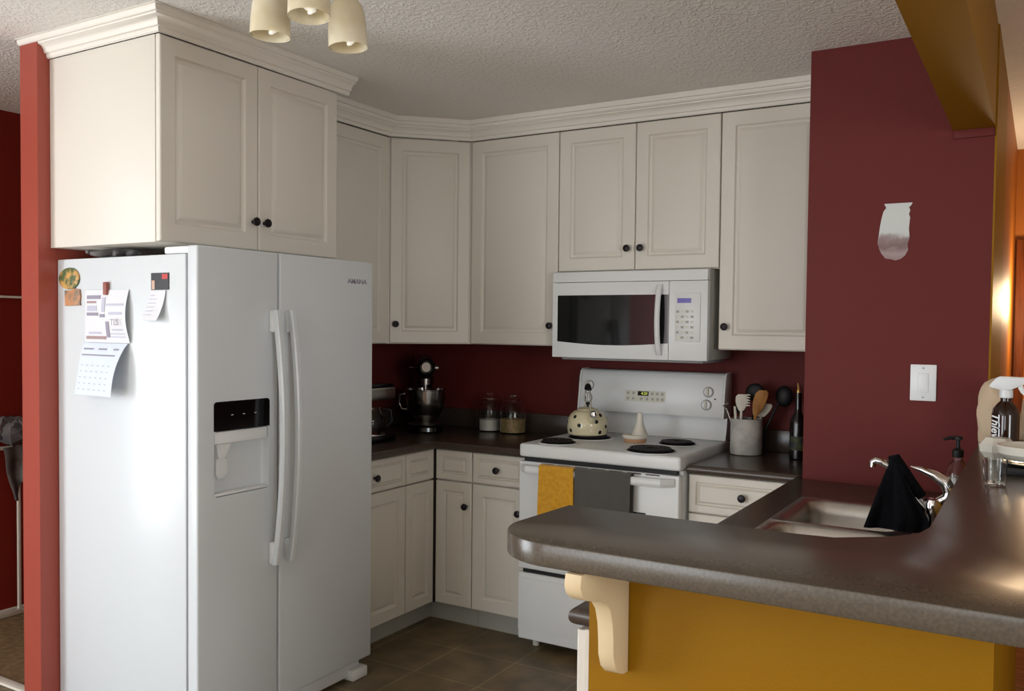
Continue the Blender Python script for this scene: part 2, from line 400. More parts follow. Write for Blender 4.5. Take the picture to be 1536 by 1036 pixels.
X, Y = (1, 0, 0), (0, 1, 0)
nX, nY = (1, 0, 0), (0, -1, 0)     # outward normals
D = .02
def uppers():
    # above the fridge (faces +x; local u runs +y)
    c = thing('wall_cabinet', 'deep white two-door cabinet above the refrigerator', 'cabinet', (.3, -1.76, 1.731))
    obj('body', MB().box(.001, .592, -2.193, -1.322, 1.731, 2.418, .001), 'cab', c)
    w = .4345
    for i, y0 in enumerate((-2.192, -2.192+w)):
        make_door('door', c, (.594, y0, 1.733), Y, nX, w, .6865, (w-.028, .105) if i == 0 else (.028, .105), fr=.06)
    # left run narrow one
    c = thing('wall_cabinet', 'narrow white wall cabinet between fridge cabinet and angled corner cabinet', 'cabinet', (.17, -.97, UB))
    obj('body', MB().box(.001, .308, -1.32, -.626, UB, UT, .001), 'cab', c)
    make_door('door', c, (.31, -1.318, UB+.001), Y, nX, .692, UT-UB-.002, None, fr=.06)
    # diagonal corner
    c = thing('corner_wall_cabinet', 'angled white wall cabinet in the corner above the stand mixer', 'cabinet', (.25, -.25, UB))
    obj('body', MB().prism([(.001, -.001), (.001, -.624), (.315, -.624), (.624, -.315), (.624, -.001)], UB, UT), 'cab', c)
    a = Vector((.331, -.621)); b = Vector((.621, -.331)); u = (b-a).normalized(); n = Vector((u.y, -u.x))
    L = (b-a).length
    o = a - n*.02
    make_door('door', c, (o.x, o.y, UB+.001), (u.x, u.y, 0), (n.x, n.y, 0), L, UT-UB-.002, (.03, .098), fr=.06)
    # single
    c = thing('wall_cabinet', 'tall single-door white wall cabinet left of the microwave', 'cabinet', (.88, -.17, UB))
    obj('body', MB().box(.626, XR-.001, -.310, -.001, UB, UT, .001), 'cab', c)
    make_door('door', c, (.627, -.312, UB+.001), X, nY, XR-.628, UT-UB-.002, (XR-.628-.035, .097), fr=.06)
    # pair over microwave
    c = thing('wall_cabinet', 'short two-door white wall cabinet directly above the microwave', 'cabinet', (1.53, -.17, 1.723))
    obj('body', MB().box(XR, 1.922, -.310, -.001, 1.723, UT, .001), 'cab', c)
    w = (1.922-XR)/2
    make_door('door', c, (XR, -.312, 1.724), X, nY, w, UT-1.725, (w-.033, .10), fr=.06)
    make_door('door', c, (XR+w, -.312, 1.724), X, nY, w, UT-1.725, (.033, .10), fr=.06)
    # right
    c = thing('wall_cabinet', 'single-door white wall cabinet right of the microwave beside burgundy wall', 'cabinet', (2.15, -.17, UB))
    obj('body', MB().box(1.924, XS-.001, -.310, -.001, UB, UT, .001), 'cab', c)
    make_door('door', c, (1.924, -.312, UB+.001), X, nY, XS-1.926, UT-UB-.002, (.032, .10), fr=.06)
uppers()

BT = ZC-.036     # base carcass top
Z1 = .713        # drawer / door split
def bases():
    # cabinet beside fridge
    c = thing('base_cabinet', 'white base cabinet with drawer between refrigerator and corner cabinet', 'cabinet', (.3, -1.06, 0))
    obj('body', MB().box(.001, .588, -1.276, -.837, .10, BT-.001, .001), 'cab', c)
    obj('toe_kick', MB().box(.001, .54, -1.276, -.837, .001, .0995), 'toe', c)
    make_door('drawer', c, (.59, -1.275, Z1), Y, nX, .437, BT-Z1-.003, (.205, .066), fr=.04)
    make_door('door', c, (.59, -1.275, .104), Y, nX, .437, Z1-.108, None, fr=.055)
    # corner
    c = thing('corner_base_cabinet', 'white L-shaped corner base cabinet below the stand mixer', 'cabinet', (.3, -.3, 0))
    P = [(.001, -.001), (.001, -.835), (.588, -.835), (.588, -.588), (.826, -.588), (.826, -.001)]
    obj('body', MB().prism(P, .10, BT-.001), 'cab', c)
    P = [(.001, -.001), (.001, -.835), (.54, -.835), (.54, -.54), (.826, -.54), (.826, -.001)]
    obj('toe_kick', MB().prism(P, .001, .0995), 'toe', c)
    make_door('false_drawer_front', c, (.59, -.834, Z1), Y, nX, .220, BT-Z1-.003, None, fr=.055)
    make_door('false_drawer_front', c, (.615, -.59, Z1), X, nY, .212, BT-Z1-.003, None, fr=.055)
    make_door('door', c, (.59, -.834, .104), Y, nX, .220, Z1-.108, None, fr=.055)
    make_door('door', c, (.615, -.59, .104), X, nY, .212, Z1-.108, (.183, .493), fr=.055)
    obj('corner_strip', MB().box(.589, .6135, -.6125, -.589, .104, BT-.004), 'seam', c)
    # beside range
    c = thing('base_cabinet', 'white base cabinet with drawer left of the stove', 'cabinet', (.98, -.3, 0))
    obj('body', MB().box(.828, XR-.004, -.588, -.001, .10, BT-.001, .001), 'cab', c)
    obj('toe_kick', MB().box(.828, XR-.004, -.54, -.001, .001, .0995), 'toe', c)
    w = XR-.004-.829
    make_door('drawer', c, (.829, -.59, Z1), X, nY, w, BT-Z1-.003, (w/2-.005, .073), fr=.045)
    make_door('door', c, (.829, -.59, .104), X, nY, w, Z1-.108, (w-.035, .493), fr=.055)
    # right of range
    c = thing('base_cabinet', 'white drawer base cabinet right of the stove', 'cabinet', (2.1, -.3, 0))
    obj('body', MB().box(XR1+.006, 2.356, -.588, -.001, .10, BT-.001, .001), 'cab', c)
    obj('toe_kick', MB().box(XR1+.006, 2.356, -.54, -.001, .001, .0995), 'toe', c)
    x0 = XR1+.007; w = 2.354-x0
    make_door('drawer', c, (x0, -.59, .70), X, nY, w, BT-.703, (w/2, .082), fr=.05)
    make_door('drawer', c, (x0, -.59, .405), X, nY, w, .292, (w/2, .146), fr=.055)
    make_door('drawer', c, (x0, -.59, .104), X, nY, w, .298, (w/2, .149), fr=.055)
    # sink leg, faces -x : local u = -y
    c = thing('sink_base_cabinet', 'white base cabinet run under the sink ending behind yellow half wall', 'cabinet', (2.6, -1.6, 0))
    mb = MB().box(2.378, 2.972, -2.562, -2.54, .001, BT-.001).box(2.378, 2.40, -2.539, -.71, .10, BT-.001).box(2.378, 2.972, -2.539, -.71, .10, .118).box(2.401, 2.972, -.722, -.703, .001, BT-.001)
    obj('body', mb, 'cab', c)
    obj('toe_kick', MB().box(2.43, 2.972, -2.539, -.723, .001, .0995), 'toe', c)
    y = -.712
    for k in range(4):
        make_door('door', c, (2.377, y, .104), (0, -1, 0), (-1, 0, 0), .461, BT-.108, (.43 if k % 2 == 0 else .03, .66), fr=.055)
        y -= .4615
bases()

# ---------------------------------------------------------------- worktops
def nose(mb, pts, z0, z1):
    pass
wt = obj('worktop', MB().prism([(.001, -.001), (.001, -1.276), (.635, -1.276), (.635, -.635), (XR-.003, -.635), (XR-.003, -.001)], ZC-.036, ZC, b=.011, seg=4), 'lamdark')
tag(wt, 'dark brown laminate worktop left of the stove under mixer and jars', 'countertop')
obj('backsplash', MB().box(.001, .02, -1.276, -.021, ZC, ZC+.10, .003).box(.001, XR-.003, -.020, -.001, ZC, ZC+.10, .003), 'lamdark', wt)
SY = [(-1.135, -1.50), (-1.54, -1.905)]      # sink basins
SX = (2.50, 2.80)
wr = obj('worktop', MB().prism([(XR1+.004, -.001), (XR1+.004, -.635), (2.34, -.635), (2.34, -2.56), (2.973, -2.56), (2.973, YS-.002), (XS-.002, YS-.002), (XS-.002, -.001)], ZC-.036, ZC, b=.016, seg=5), 'lamdark')
tag(wr, 'dark brown laminate worktop holding the sink and utensil crock', 'countertop')
boolean(wr, [MB().box(2.475, 2.835, -1.935, -1.105, .8, 1.)])
obj('backsplash', MB().box(XR1+.03, XS-.002, -.020, -.001, ZC, ZC+.10, .003), 'lamdark', wr)

# ---------------------------------------------------------------- raised bar
def arc(cx, cy, r, a0, a1, n):
    return [(cx+r*math.cos(R(a0+(a1-a0)*k/n)), cy+r*math.sin(R(a0+(a1-a0)*k/n))) for k in range(n+1)]
YF, YB, XL = -2.815, -2.493, 2.292
bp = [(XL+.012, YB)] + arc(XL+.13, YF+.13, .13, 180, 270, 14) + [(3.36, YF), (3.36, -.10), (XSR+.008, -.10), (XSR+.008, YS-.003), (2.966, YS-.003)]
bp += [(2.966, -2.30), (2.955, -2.36), (2.915, -2.42), (2.83, -2.485), (2.76, YB)]
bar = obj('bar_counter', MB().prism(bp, BZ-.041, BZ, b=.003, seg=2), 'laminate')
tag(bar, 'raised grey-brown laminate bar top wrapping the yellow half wall', 'bar counter')

# corbel under the bar
pr = [(-2.622, BZ-.042), (-2.822, BZ-.042), (-2.826, 1.028), (-2.818, 1.012), (-2.800, 1.000), (-2.776, .993), (-2.745, .986), (-2.722, .975), (-2.704, .957), (-2.694, .93), (-2.690, .90), (-2.688, .87), (-2.678, .845), (-2.660, .830), (-2.640, .823), (-2.622, .822)]
recenter(tag(obj('corbel', MB().prism(pr, 2.466, 2.497, axis='x', b=.0015), 'cream'), 'cream scroll-shaped bracket holding up the bar top on the yellow wall', 'bracket'))

# ---------------------------------------------------------------- refrigerator
def fridge():
    F = thing('refrigerator', 'white side-by-side refrigerator with ice dispenser beside red wall end', 'refrigerator', (.4, -1.73, 0))
    y0, y1, ys = -2.173, -1.284, -1.810
    obj('body', MB().box(.002, .712, y0+.004, y1-.004, .03, 1.690, .006), 'fridge', F)
    obj('gasket', MB().box(.713, .724, y0+.012, y1-.012, .09, 1.70), 'gasket', F)
    dz0, dz1 = .085, 1.716
    dl = obj('freezer_door', MB().box(.725, .775, y0, ys-.004, dz0, dz1, .007, 3), 'fridge', F)
    boolean(dl, [MB().box(.742, .80, -2.104, -1.859, .874, 1.097, .012, 3)])
    drr = obj('fridge_door', MB().box(.725, .775, ys+.004, y1, dz0, dz1, .007, 3), 'fridge', F)
    # dispenser
    P = obj('dispenser_panel', MB().prism([(-2.106, 1.097)] + [(-1.857, 1.097)] + [(p[0], p[1]) for p in arc(-1.869, 1.184, .012, 0, 90, 5)] + [(p[0], p[1]) for p in arc(-2.094, 1.184, .012, 90, 180, 5)], .7745, .7775, axis='x'), 'black', dl)
    for k in range(3):
        obj('indicator_mark', MB().box(.7776, .7780, -2.0285+.052*k-.005, -2.0285+.052*k+.005, 1.147, 1.150), 'inkl', P)
    obj('dispenser_hood', MB().box(.752, .772, -2.100, -1.863, 1.052, 1.094, .004), 'white', dl)
    obj('ice_chute', MB().prism([(-2.085, 1.051), (-2.02, 1.051), (-2.03, 1.025), (-2.05, 1.0), (-2.075, 1.0)], .7425, .764, axis='x', b=.002), 'white', dl)
    obj('dispenser_paddle', MB().prism([(-2.075, 1.0), (-2.03, 1.0), (-2.025, .95), (-2.04, .93), (-2.068, .93), (-2.078, .95)], .7425, .753, axis='x', b=.002), 'white', dl)
    obj('drip_tray', MB().box(.7425, .772, -2.10, -1.863, .8755, .885, .003), 'white', dl)
    # handles
    def handle(yc, parent):
        n = 22; rings = []
        for i in range(n+1):
            t = i/n; z = .596+(1.510-.596)*t
            b = math.sin(PI*t)**.8
            xo = .800+.040*b; w = .0135; d = .011
            rings.append([(xo+dx*d*1.0, yc+dy*w, z) for dx, dy in [(-1, -.7), (-.7, -1), (.6, -1), (1, -.6), (1, .6), (.6, 1), (-.7, 1), (-1, .7)]])
        h = obj('handle', MB().loft(rings), 'fridge', parent)
        obj('handle_mount', MB().box(.776, .802, yc-.012, yc+.012, .5965, .676, .005), 'white', h)
        obj('handle_mount', MB().box(.776, .802, yc-.012, yc+.012, 1.43, 1.5095, .005), 'white', h)
    handle(-1.848, dl); handle(-1.772, drr)
    text('brand_lettering', 'AMANA', .026, frame((.7755, -1.383, 1.633), Y, nX), 'ink', drr, bold=.0008, sx=1.25)
    # hinge covers, toe grille
    obj('hinge_cover', MB().box(.60, .735, y0+.008, y0+.06, 1.691, 1.7155, .006), 'white', F)
    obj('hinge_cover', MB().box(.60, .735, y1-.06, y1-.008, 1.691, 1.7155, .006), 'white', F)
    obj('toe_grille', MB().box(.68, .735, y0+.03, y1-.03, .015, .075, .003), 'white', F)
    obj('foot_cover', MB().box(.69, .765, y1-.10, y1-.01, .001, .045, .005), 'white', F)
fridge()

yf = -2.1692      # fridge side surface
Mf = lambda x, z, dy=0: frame((x, yf-dy, z), X, nY)
# magnets
n = 20
recenter(tag(obj('magnet', MB().prism([(.086+.066*math.cos(2*PI*k/n)**1 * (1 if math.cos(2*PI*k/n) < .5 else .85), 1.618+.040*math.sin(2*PI*k/n)) for k in range(n)], yf-.006, yf-.0004, axis='y', b=.001), 'food'), 'round colourful food magnet at top corner of the refrigerator side', 'magnet'))
recenter(tag(obj('magnet', MB().prism([(.055, 1.575), (.10, 1.575), (.105, 1.582), (.145, 1.578), (.150, 1.555), (.146, 1.53), (.15, 1.52), (.058, 1.518)][::-1], yf-.006, yf-.0004, axis='y', b=.001), 'food2'), 'small brown rectangular magnet below the round food magnet', 'magnet'))
# calendar
def calendar():
    c = thing('wall_calendar', 'open paper calendar hanging on the side of the refrigerator', 'calendar', (.30, yf, 1.2))
    xa, xb = .178, .425
    def top(u, v):
        return Vector((xa+(xb-xa)*u+.008*v*v*u, yf-.004-.020*math.sin(PI*min(1, v))*u*.8-.002*v, 1.574-.186*v))
    tp = obj('advert_page', MB().grid(top, 10, 12, .0008), 'paper', c)
    def bot(u, v):
        w = 1-.10*v
        fl = .055*v**.7*(.75+.25*u)
        return Vector((xa-.004+.004*v+(xb-xa)*u-.022*v*u*1.0, yf-.006-fl-.012*math.sin(PI*v)*u, 1.386-.184*v))
    bpg = obj('month_page', MB().grid(bot, 10, 14, .0012), 'paper2', c)
    def deco(name, u0, u1, v0, v1, m, par, fn, e=.0016):
        return obj(name, MB().grid(lambda a, b: fn(u0+(u1-u0)*a, v0+(v1-v0)*b)+Vector((0, -e, 0)), 3, 2), m, par)
    for u0, u1, v0, v1, m in [(.05, .38, .10, .17, 'ink'), (.05, .28, .21, .25, 'inkb'), (.06, .30, .30, .40, 'inkl'), (.05, .34, .43, .49, 'ink'), (.38, .50, .46, .52, 'ink'), (.42, .50, .14, .42, 'inkl'),
                           (.53, .95, .26, .30, 'inkl'), (.60, .92, .42, .47, 'inkl'), (.04, .50, .88, .94, 'inkb'), (.10, .40, .80, .84, 'inkl'), (.52, .60, .60, .90, 'ink'), (.62, .95, .82, .84, 'inkl'), (.62, .95, .88, .90, 'inkl'), (.66, .92, .74, .77, 'inkl')]:
        deco('advert', u0, u1, v0, v1, m, tp, top)
    text('advert_lettering', 'TLS', .030, frame((.378, yf-.0285, 1.459), X, nY), 'ink', tp, ext=.0002)
    text('advert_lettering', 'PLUMBING', .014, frame((.355, yf-.022, 1.548), X, nY), 'ink', tp, ext=.0002, bold=.0003) if False else None
    for u0, u1, v0, v1 in [(.06, .30, .10, .13), (.42, .62, .10, .13), (.78, .90, .10, .13), (.04, .88, .22, .245)]:
        deco('header_line', u0, u1, v0, v1, 'ink', bpg, bot)
    for r in range(5):
        for q in range(6):
            deco('date_mark', .07+q*.145, .12+q*.145, .42+r*.115, .44+r*.115, 'inkl', bpg, bot)
    obj('hanging_clip', MB().box(.296, .314, yf-.016, yf-.001, 1.556, 1.602, .003), 'clip', c)
calendar()
# card and note
cd = obj('picture_card', MB().box(.543, .632, yf-.0035, yf-.0005, 1.571, 1.628), 'photo')
obj('print_patch', MB().box(.600, .628, yf-.0042, yf-.0036, 1.607, 1.624), 'red', cd); obj('print_patch', MB().box(.547, .562, yf-.0042, yf-.0036, 1.573, 1.603, .0002), 'peach', cd)
recenter_ok = tag(cd, 'small dark picture card near the front top of the refrigerator side', 'card')
nt_ = obj('note_sheet', MB().grid(lambda u, v: Vector((.540+.078*u-.030*v*(1-.6*u), yf-.0045-.028*v*v*(.4+.6*u), 1.569-.102*v)), 6, 8, .0008), 'paper')
for k in range(6):
    obj('writing_line', MB().grid(lambda u, v, k=k: Vector((.548+.040*u*(1 if k else .6)-.030*(.15+.13*k), yf-.0065-.028*(.15+.13*k)**2*.85, 1.569-.102*(.15+.13*k)-.002*v)), 3, 1, .0002), 'inkl', nt_)
tag(nt_, 'white handwritten note curling below the dark picture card', 'note')
# cloth on top of the fridge
def blobcloth(name, cx, cy, z, sx, sy, h, m, seed, nlump=9):
    rnd = random.Random(seed); mb = MB()
    for k in range(nlump):
        a = rnd.random()*2*PI; r = rnd.random()**.5
        p0 = Vector((cx+sx*r*math.cos(a)*.8, cy+sy*r*math.sin(a)*.8, z+h*.45)); pts = []
        d = Vector((rnd.uniform(-1, 1), rnd.uniform(-.6, .6), 0)).normalized()
        for i in range(9):
            t = i/8-.5
            pts.append(p0+d*t*sx*.9+Vector((-d.y, d.x, 0))*math.sin(t*7+k)*sy*.2+Vector((0, 0, h*.12*math.sin(t*6+k))))
        mb.tube(pts, [h*.36*(1-.5*abs(i/4-1)**2) for i in range(9)], 8)
    return obj(name, mb, m)
recenter(tag(blobcloth('folded_cloth', .27, -2.085, 1.692, .13, .06, .036, 'gtd', 3, 12), 'crumpled grey cloth squeezed between refrigerator top and cabinet', 'cloth'))

# ---------------------------------------------------------------- range
def stove():
    T = thing('electric_range', 'white freestanding electric stove with four coil burners', 'stove', ((XR+XR1)/2, -.34, 0))
    x0, x1 = XR+.002, XR1-.002
    obj('body', MB().box(x0+.004, x1-.004, -.640, -.012, .045, .872, .003), 'white', T)
    top = obj('cooktop', MB().box(x0-.001, x1+.001, -.688, -.014, .876, .935, .012, 4), 'white', T)
    # burners
    for cx, cy, r in [(1.272, -.575, .078), (1.310, -.330, .098), (1.722, -.582, .100), (1.735, -.300, .080)]:
        bn = obj('burner', MB().lathe([(r+.016, .9355), (r+.014, .939), (r+.004, .9375), (r*.6, .9362), (0, .9360)], 40, Matrix.Translation((cx, cy, 0)), cap0=False), 'chrome' if False else 'white', top)
        bd = obj('drip_pan', MB().lathe([(r+.003, .9390), (r+.001, .9405), (0, .9395)], 40, Matrix.Translation((cx, cy, 0)), cap0=True), 'coil', bn)
        pts = []
        turns = 4.0 if r < .09 else 5.0
        for i in range(int(turns*26)+1):
            a = i/26*2*PI; rr = .018+(r-.022)*(i/(turns*26))
            pts.append((cx+rr*math.cos(a), cy+rr*math.sin(a), .9455))
        obj('coil', MB().tube(pts, .0058, 6), 'coil', bn)
    # backguard
    obj('backguard_base', MB().prism([(-.012, .936), (-.075, .936), (-.060, .985), (-.050, 1.045), (-.012, 1.045)], x0+.012, x1-.004, axis='x'), 'white', T)
    gp = [(-.008, 1.046), (-.118, 1.046), (-.121, 1.052), (-.098, 1.215), (-.090, 1.238), (-.076, 1.249), (-.03, 1.252), (-.008, 1.245)]
    bg = obj('control_panel', MB().prism(gp, x0+.020, x1-.010, axis='x', b=.003), 'white', T)
    obj('end_cap', MB().prism([(-.006, 1.042), (-.123, 1.042), (-.127, 1.052), (-.103, 1.218), (-.093, 1.243), (-.076, 1.254), (-.006, 1.254)], x0+.008, x0+.019, axis='x', b=.003), 'white', bg)
    obj('end_cap', MB().prism([(-.006, 1.042), (-.123, 1.042), (-.127, 1.052), (-.103, 1.218), (-.093, 1.243), (-.076, 1.254), (-.006, 1.254)], x1-.009, x1+.002, axis='x', b=.003), 'white', bg)
    def P(x, z, d=0):        # point on the sloping face
        t = (z-1.052)/(1.215-1.052); y = -.121+.023*t
        nrm = Vector((0, -.99, .139)); return Vector((x, y, z))+nrm*d
    fn = Vector((0, -.99, .139)).normalized()
    for x, z in [(1.812, 1.163), (1.806, 1.103), (1.198, 1.170), (1.193, 1.108)]:
        k = obj('knob', MB().cyl(.0215, 0, .012, 24, axis_to(P(x, z), fn), .003), 'white', bg)
        obj('knob_grip', MB().box(-.005, .005, -.020, .020, .011, .022, .003, Mx=axis_to(P(x, z), fn)), 'bisque', k)
        obj('knob_ring', MB().lathe([(.0255, 0), (.0255, .0015), (.022, .0015)], 24, axis_to(P(x, z), fn), cap1=True), 'gasket', k)
    Mp = Matrix.Translation(P(1.498, 1.128)) @ Matrix.Rotation(R(8), 4, 'X').inverted()
    panel = obj('button_panel', MB().box(-.104, .104, -.0015, .002, -.026, .028, Mx=Mp), 'bisque', bg)
    obj('clock_display', MB().box(-.038, .018, -.0025, -.0016, .003, .024, Mx=Mp), 'black', panel)
    text('clock_digits', '4:20', .019, Mp @ Matrix.Translation((-.004, -.0030, .0135)), 'green', panel, ext=.0002, bold=.0004)
    for i, (bx, bz) in enumerate([(-.088, .014), (-.060, .014), (-.088, -.012), (-.060, -.012), (-.018, -.012), (.012, -.012), (.036, .014), (.062, .014), (.088, .014), (.040, -.012), (.066, -.012), (.090, -.012)]):
        obj('button', MB().cyl(.0075, 0, .001, 12, Mp @ Matrix.Translation((bx, -.0016, bz)) @ Matrix.Rotation(R(90), 4, 'X')), 'toe', panel)
    obj('indicator_light', MB().cyl(.004, 0, .002, 10, axis_to(P(1.845, 1.132), fn)), 'blackm', bg)
    # oven door
    d = obj('oven_door', MB().box(x0+.002, x1-.002, -.690, -.645, .372, .856, .006, 3), 'white', T)
    obj('door_gap', MB().box(x0+.02, x1-.02, -.672, -.641, .8565, .8755), 'blackm', T)
    obj('door_window', MB().box(1.30, 1.745, -.6925, -.689, .46, .690, .004), 'black', d)
    hb = []
    for i in range(17):
        t = i/16; x = 1.150+(1.872-1.150)*t; e = min(t, 1-t)
        out = .045*min(1, (e/.05))**.5 if e < .05 else .045
        hb.append([(x, -.690-out+a, .828+b) for a, b in [(.012, -.017), (-.002, -.018), (-.009, -.010), (-.011, 0), (-.009, .010), (-.002, .017), (.012, .016)]])
    obj('handle', MB().loft(hb), 'white', d)
    for i in range(7):
        x = 1.25+i*.082
        obj('vent_slot', MB().box(x, x+.062, -.6915, -.6895, .8495, .8535), 'blackm', d)
    obj('door_badge', MB().box(1.78, 1.84, -.6912, -.6898, .60, .612), 'inkl', d) if False else None
    # drawer
    w = obj('storage_drawer', MB().box(x0+.002, x1-.002, -.686, -.645, .050, .352, .006, 3), 'white', T)
    obj('drawer_lip', MB().box(x0+.004, x1-.004, -.691, -.6861, .095, .33, .004), 'white', w)
    obj('drawer_gap', MB().box(x0+.02, x1-.02, -.676, -.641, .3525, .3715), 'blackm', T)
    for x in (x0+.05, x1-.05):
        for y in (-.60, -.08): obj('foot', MB().cyl(.016, .0005, .0445, 14, Matrix.Translation((x, y, 0))), 'bisque', T)
stove()

# towels on the oven handle
def towel(name, xa, xb, zb, m, label, th=.006, seed=0, spread=0.):
    def f(u, v):
        x = xa+(xb-xa)*u
        L = (.850-zb)
        # path over the bar: back leg up, over, front leg down
        s = v*(.16+.04+L)
        if s < .16: y, z = -.7090, .850-.16+s
        elif s < .20:
            a = (s-.16)/.04*PI; y = -.7290+.020*math.cos(a); z = .850+.008*math.sin(a)
        else:
            y, z = -.7490, .850-(s-.20)
        wv = .0035*math.sin(u*9+seed)+.002*math.sin(u*23+seed*2)
        y2 = y - (abs(wv)*min(1, max(0, .86-z)*6) if y < -.73 else 0)
        return Vector((x+(.0 if y > -.73 else (u-.5)*spread*(.85-z)), y2, z))
    return tag(obj(name, MB().grid(f, 26, 60, th*.6), m), label, 'towel')
recenter(towel('hand_towel', 1.268, 1.436, .50, 'yt', 'mustard yellow towel hanging over the oven door handle', seed=1, spread=.03))
recenter(towel('hand_towel', 1.442, 1.698, .46, 'gt', 'charcoal grey towel hanging beside the yellow towel on the oven handle', seed=3, spread=.0))

# ---------------------------------------------------------------- microwave
def microwave():
    T = thing('microwave', 'white over-the-range microwave below the short two-door cabinet', 'microwave', (1.51, -.17, 1.315))
    x0, x1 = XR+.002, XR1-.002; z0, z1 = 1.317, 1.7205
    obj('body', MB().box(x0+.002, x1, -.345, -.004, z0+.004, z1, .002), 'toe', T)
    obj('vent_trim', MB().prism([(-.346, 1.671), (-.386, 1.671), (-.380, z1-.004), (-.374, z1), (-.346, z1)], x0, x1, axis='x', b=.0015), 'white', T)
    def front(x):  # slight bow of the door
        return -.384-.006*math.sin(PI*(x-x0)/(x1-x0))
    xs = [x0+(1.716-x0)*i/14 for i in range(15)]
    dd = obj('door', MB().prism([(x, front(x)) for x in xs]+[(1.716, -.347), (x0, -.347)], z0, 1.669, b=.003), 'white', T)
    a, b = 1.160, 1.7150
    top = [(a+(b-a)*i/14, 1.609) for i in range(15)]; bot = [(a+(b-a)*i/14, 1.392-.014*math.sin(PI*i/14)) for i in range(15)]
    pts = bot+top[::-1]
    g = bmesh.new(); lo = [g.verts.new((p[0], front(p[0])+.001, p[1])) for p in pts]; hi = [g.verts.new((p[0], front(p[0])-.0015, p[1])) for p in pts]
    k = len(pts)//2
    for i in range(k-1):
        g.faces.new((hi[i], hi[i+1], hi[2*k-2-i], hi[2*k-1-i]))
    for i in range(len(pts)): g.faces.new((lo[i], lo[(i+1) % len(pts)], hi[(i+1) % len(pts)], hi[i]))
    mb = MB(); bmesh.ops.recalc_face_normals(g, faces=g.faces); mb._merge(g, None)
    win = obj('door_glass', mb, 'mwglass', dd)
    h = []
    for i in range(19):
        t = i/18; z = 1.338+.315*t; o = .032*math.sin(PI*t)**.6
        h.append([(1.676+dx*.0115, front(1.676)-.004-o+dy*.008, z) for dx, dy in [(1, .7), (1, -.3), (.5, -1), (-.5, -1), (-1, -.3), (-1, .7)]])
    obj('handle', MB().loft(h), 'white', dd)
    cp = obj('control_panel', MB().prism([(x, front(x)) for x in [1.719, 1.76, 1.80, 1.85]]+[(x1, -.378), (x1, -.347), (1.719, -.347)], z0, 1.669, b=.003), 'white', T)
    obj('panel_inset', MB().box(1.745, 1.862, -.3893, -.380, 1.40, 1.615, .004), 'white', cp)
    obj('display', MB().box(1.757, 1.820, -.3905, -.3894, 1.571, 1.592), 'purple', cp)
    for r in range(6):
        for c in range(4):
            obj('button', MB().box(1.752+c*.022, 1.766+c*.022, -.3898, -.3894, 1.528-r*.023, 1.539-r*.023), 'bisque' if (r+c) % 2 else 'toe', cp)
    obj('underside_grille', MB().box(x0+.03, x1-.03, -.34, -.03, z0-.012, z0+.0035, .003), 'gasket', T)
    text('brand_lettering', 'SAMSUNG', .008, frame((1.40, -.391, 1.352), X, nY), 'inkl', dd) if False else None
microwave()

# ---------------------------------------------------------------- kettle, spoon rest
def kettle():
    cx, cy, z = 1.303, -.340, .9515
    K = thing('kettle', 'cream kettle with black polka dots on the rear left burner', 'kettle', (cx, cy, z))
    A = Matrix.Translation((cx, cy, z))
    prof = [(.082, 0), (.092, .006), (.096, .03), (.0965, .055), (.092, .078), (.080, .098), (.064, .112), (.045, .119)]
    body = obj('body', MB().lathe(prof, 48, A), 'kettle', K)
    def onbody(a, h, d=0):
        for (r0, z0), (r1, z1) in zip(prof, prof[1:]):
            if z0 <= h <= z1:
                t = (h-z0)/(z1-z0); r = r0+(r1-r0)*t; sl = Vector((z1-z0, r0-r1)).normalized()
                n = Vector((math.cos(a)*sl.x, math.sin(a)*sl.x, sl.y))
                return Vector((cx+r*math.cos(a), cy+r*math.sin(a), z+h))+n*d, n
    base = math.atan2(-4.139-cy, 3.14-cx)
    for da, h in [(-55, .025), (-24, .052), (10, .02) if False else (38, .02), (26, .070), (-44, .09), (62, .045), (-80, .06), (-8, .096) if False else (48, .098), (85, .02), (100, .08), (130, .05), (160, .08), (190, .04), (220, .08), (250, .045), (-95, .095)]:
        p, n = onbody(base+R(da), h, .0002)
        obj('polka_dot', MB().lathe([(.0095, 0), (.0085, .001), (0, .0013)], 16, axis_to(p-n*.0004, n), sx=1., sy=1.), 'blackm', body)
    lid = obj('lid', MB().lathe([(.046, .118), (.047, .122), (.03, .130), (.0, .133)], 32, A), 'kettle', K)
    obj('lid_knob', MB().lathe([(.006, .131), (.005, .140), (.011, .146), (.011, .152), (0, .156)], 16, A), 'blackm', lid)
    # spout towards the viewer
    a = base+R(12); d = Vector((math.cos(a), math.sin(a), 0)); o = Vector((cx, cy, z))
    sp = obj('spout', MB().tube([o+d*.075+Vector((0, 0, .070)), o+d*.100+Vector((0, 0, .085)), o+d*.120+Vector((0, 0, .104))], [.022, .018, .015], 16), 'kettle', K)
    obj('whistle', MB().tube([o+d*.118+Vector((0, 0, .102)), o+d*.130+Vector((0, 0, .114)), o+d*.134+Vector((0, 0, .122))], [.0165, .0165, .008], 16), 'chrome', sp)
    # wire handle in the spout plane
    pts = []
    for i in range(21):
        t = i/20*PI; pts.append(o+d*(.062*math.cos(t))+Vector((0, 0, .108+.125*math.sin(t)**.7)))
    h = obj('handle', MB().tube(pts, .0035, 8), 'chrome', K)
    obj('grip', MB().tube(pts[6:15], .0105, 10), 'blackm', h)
kettle()

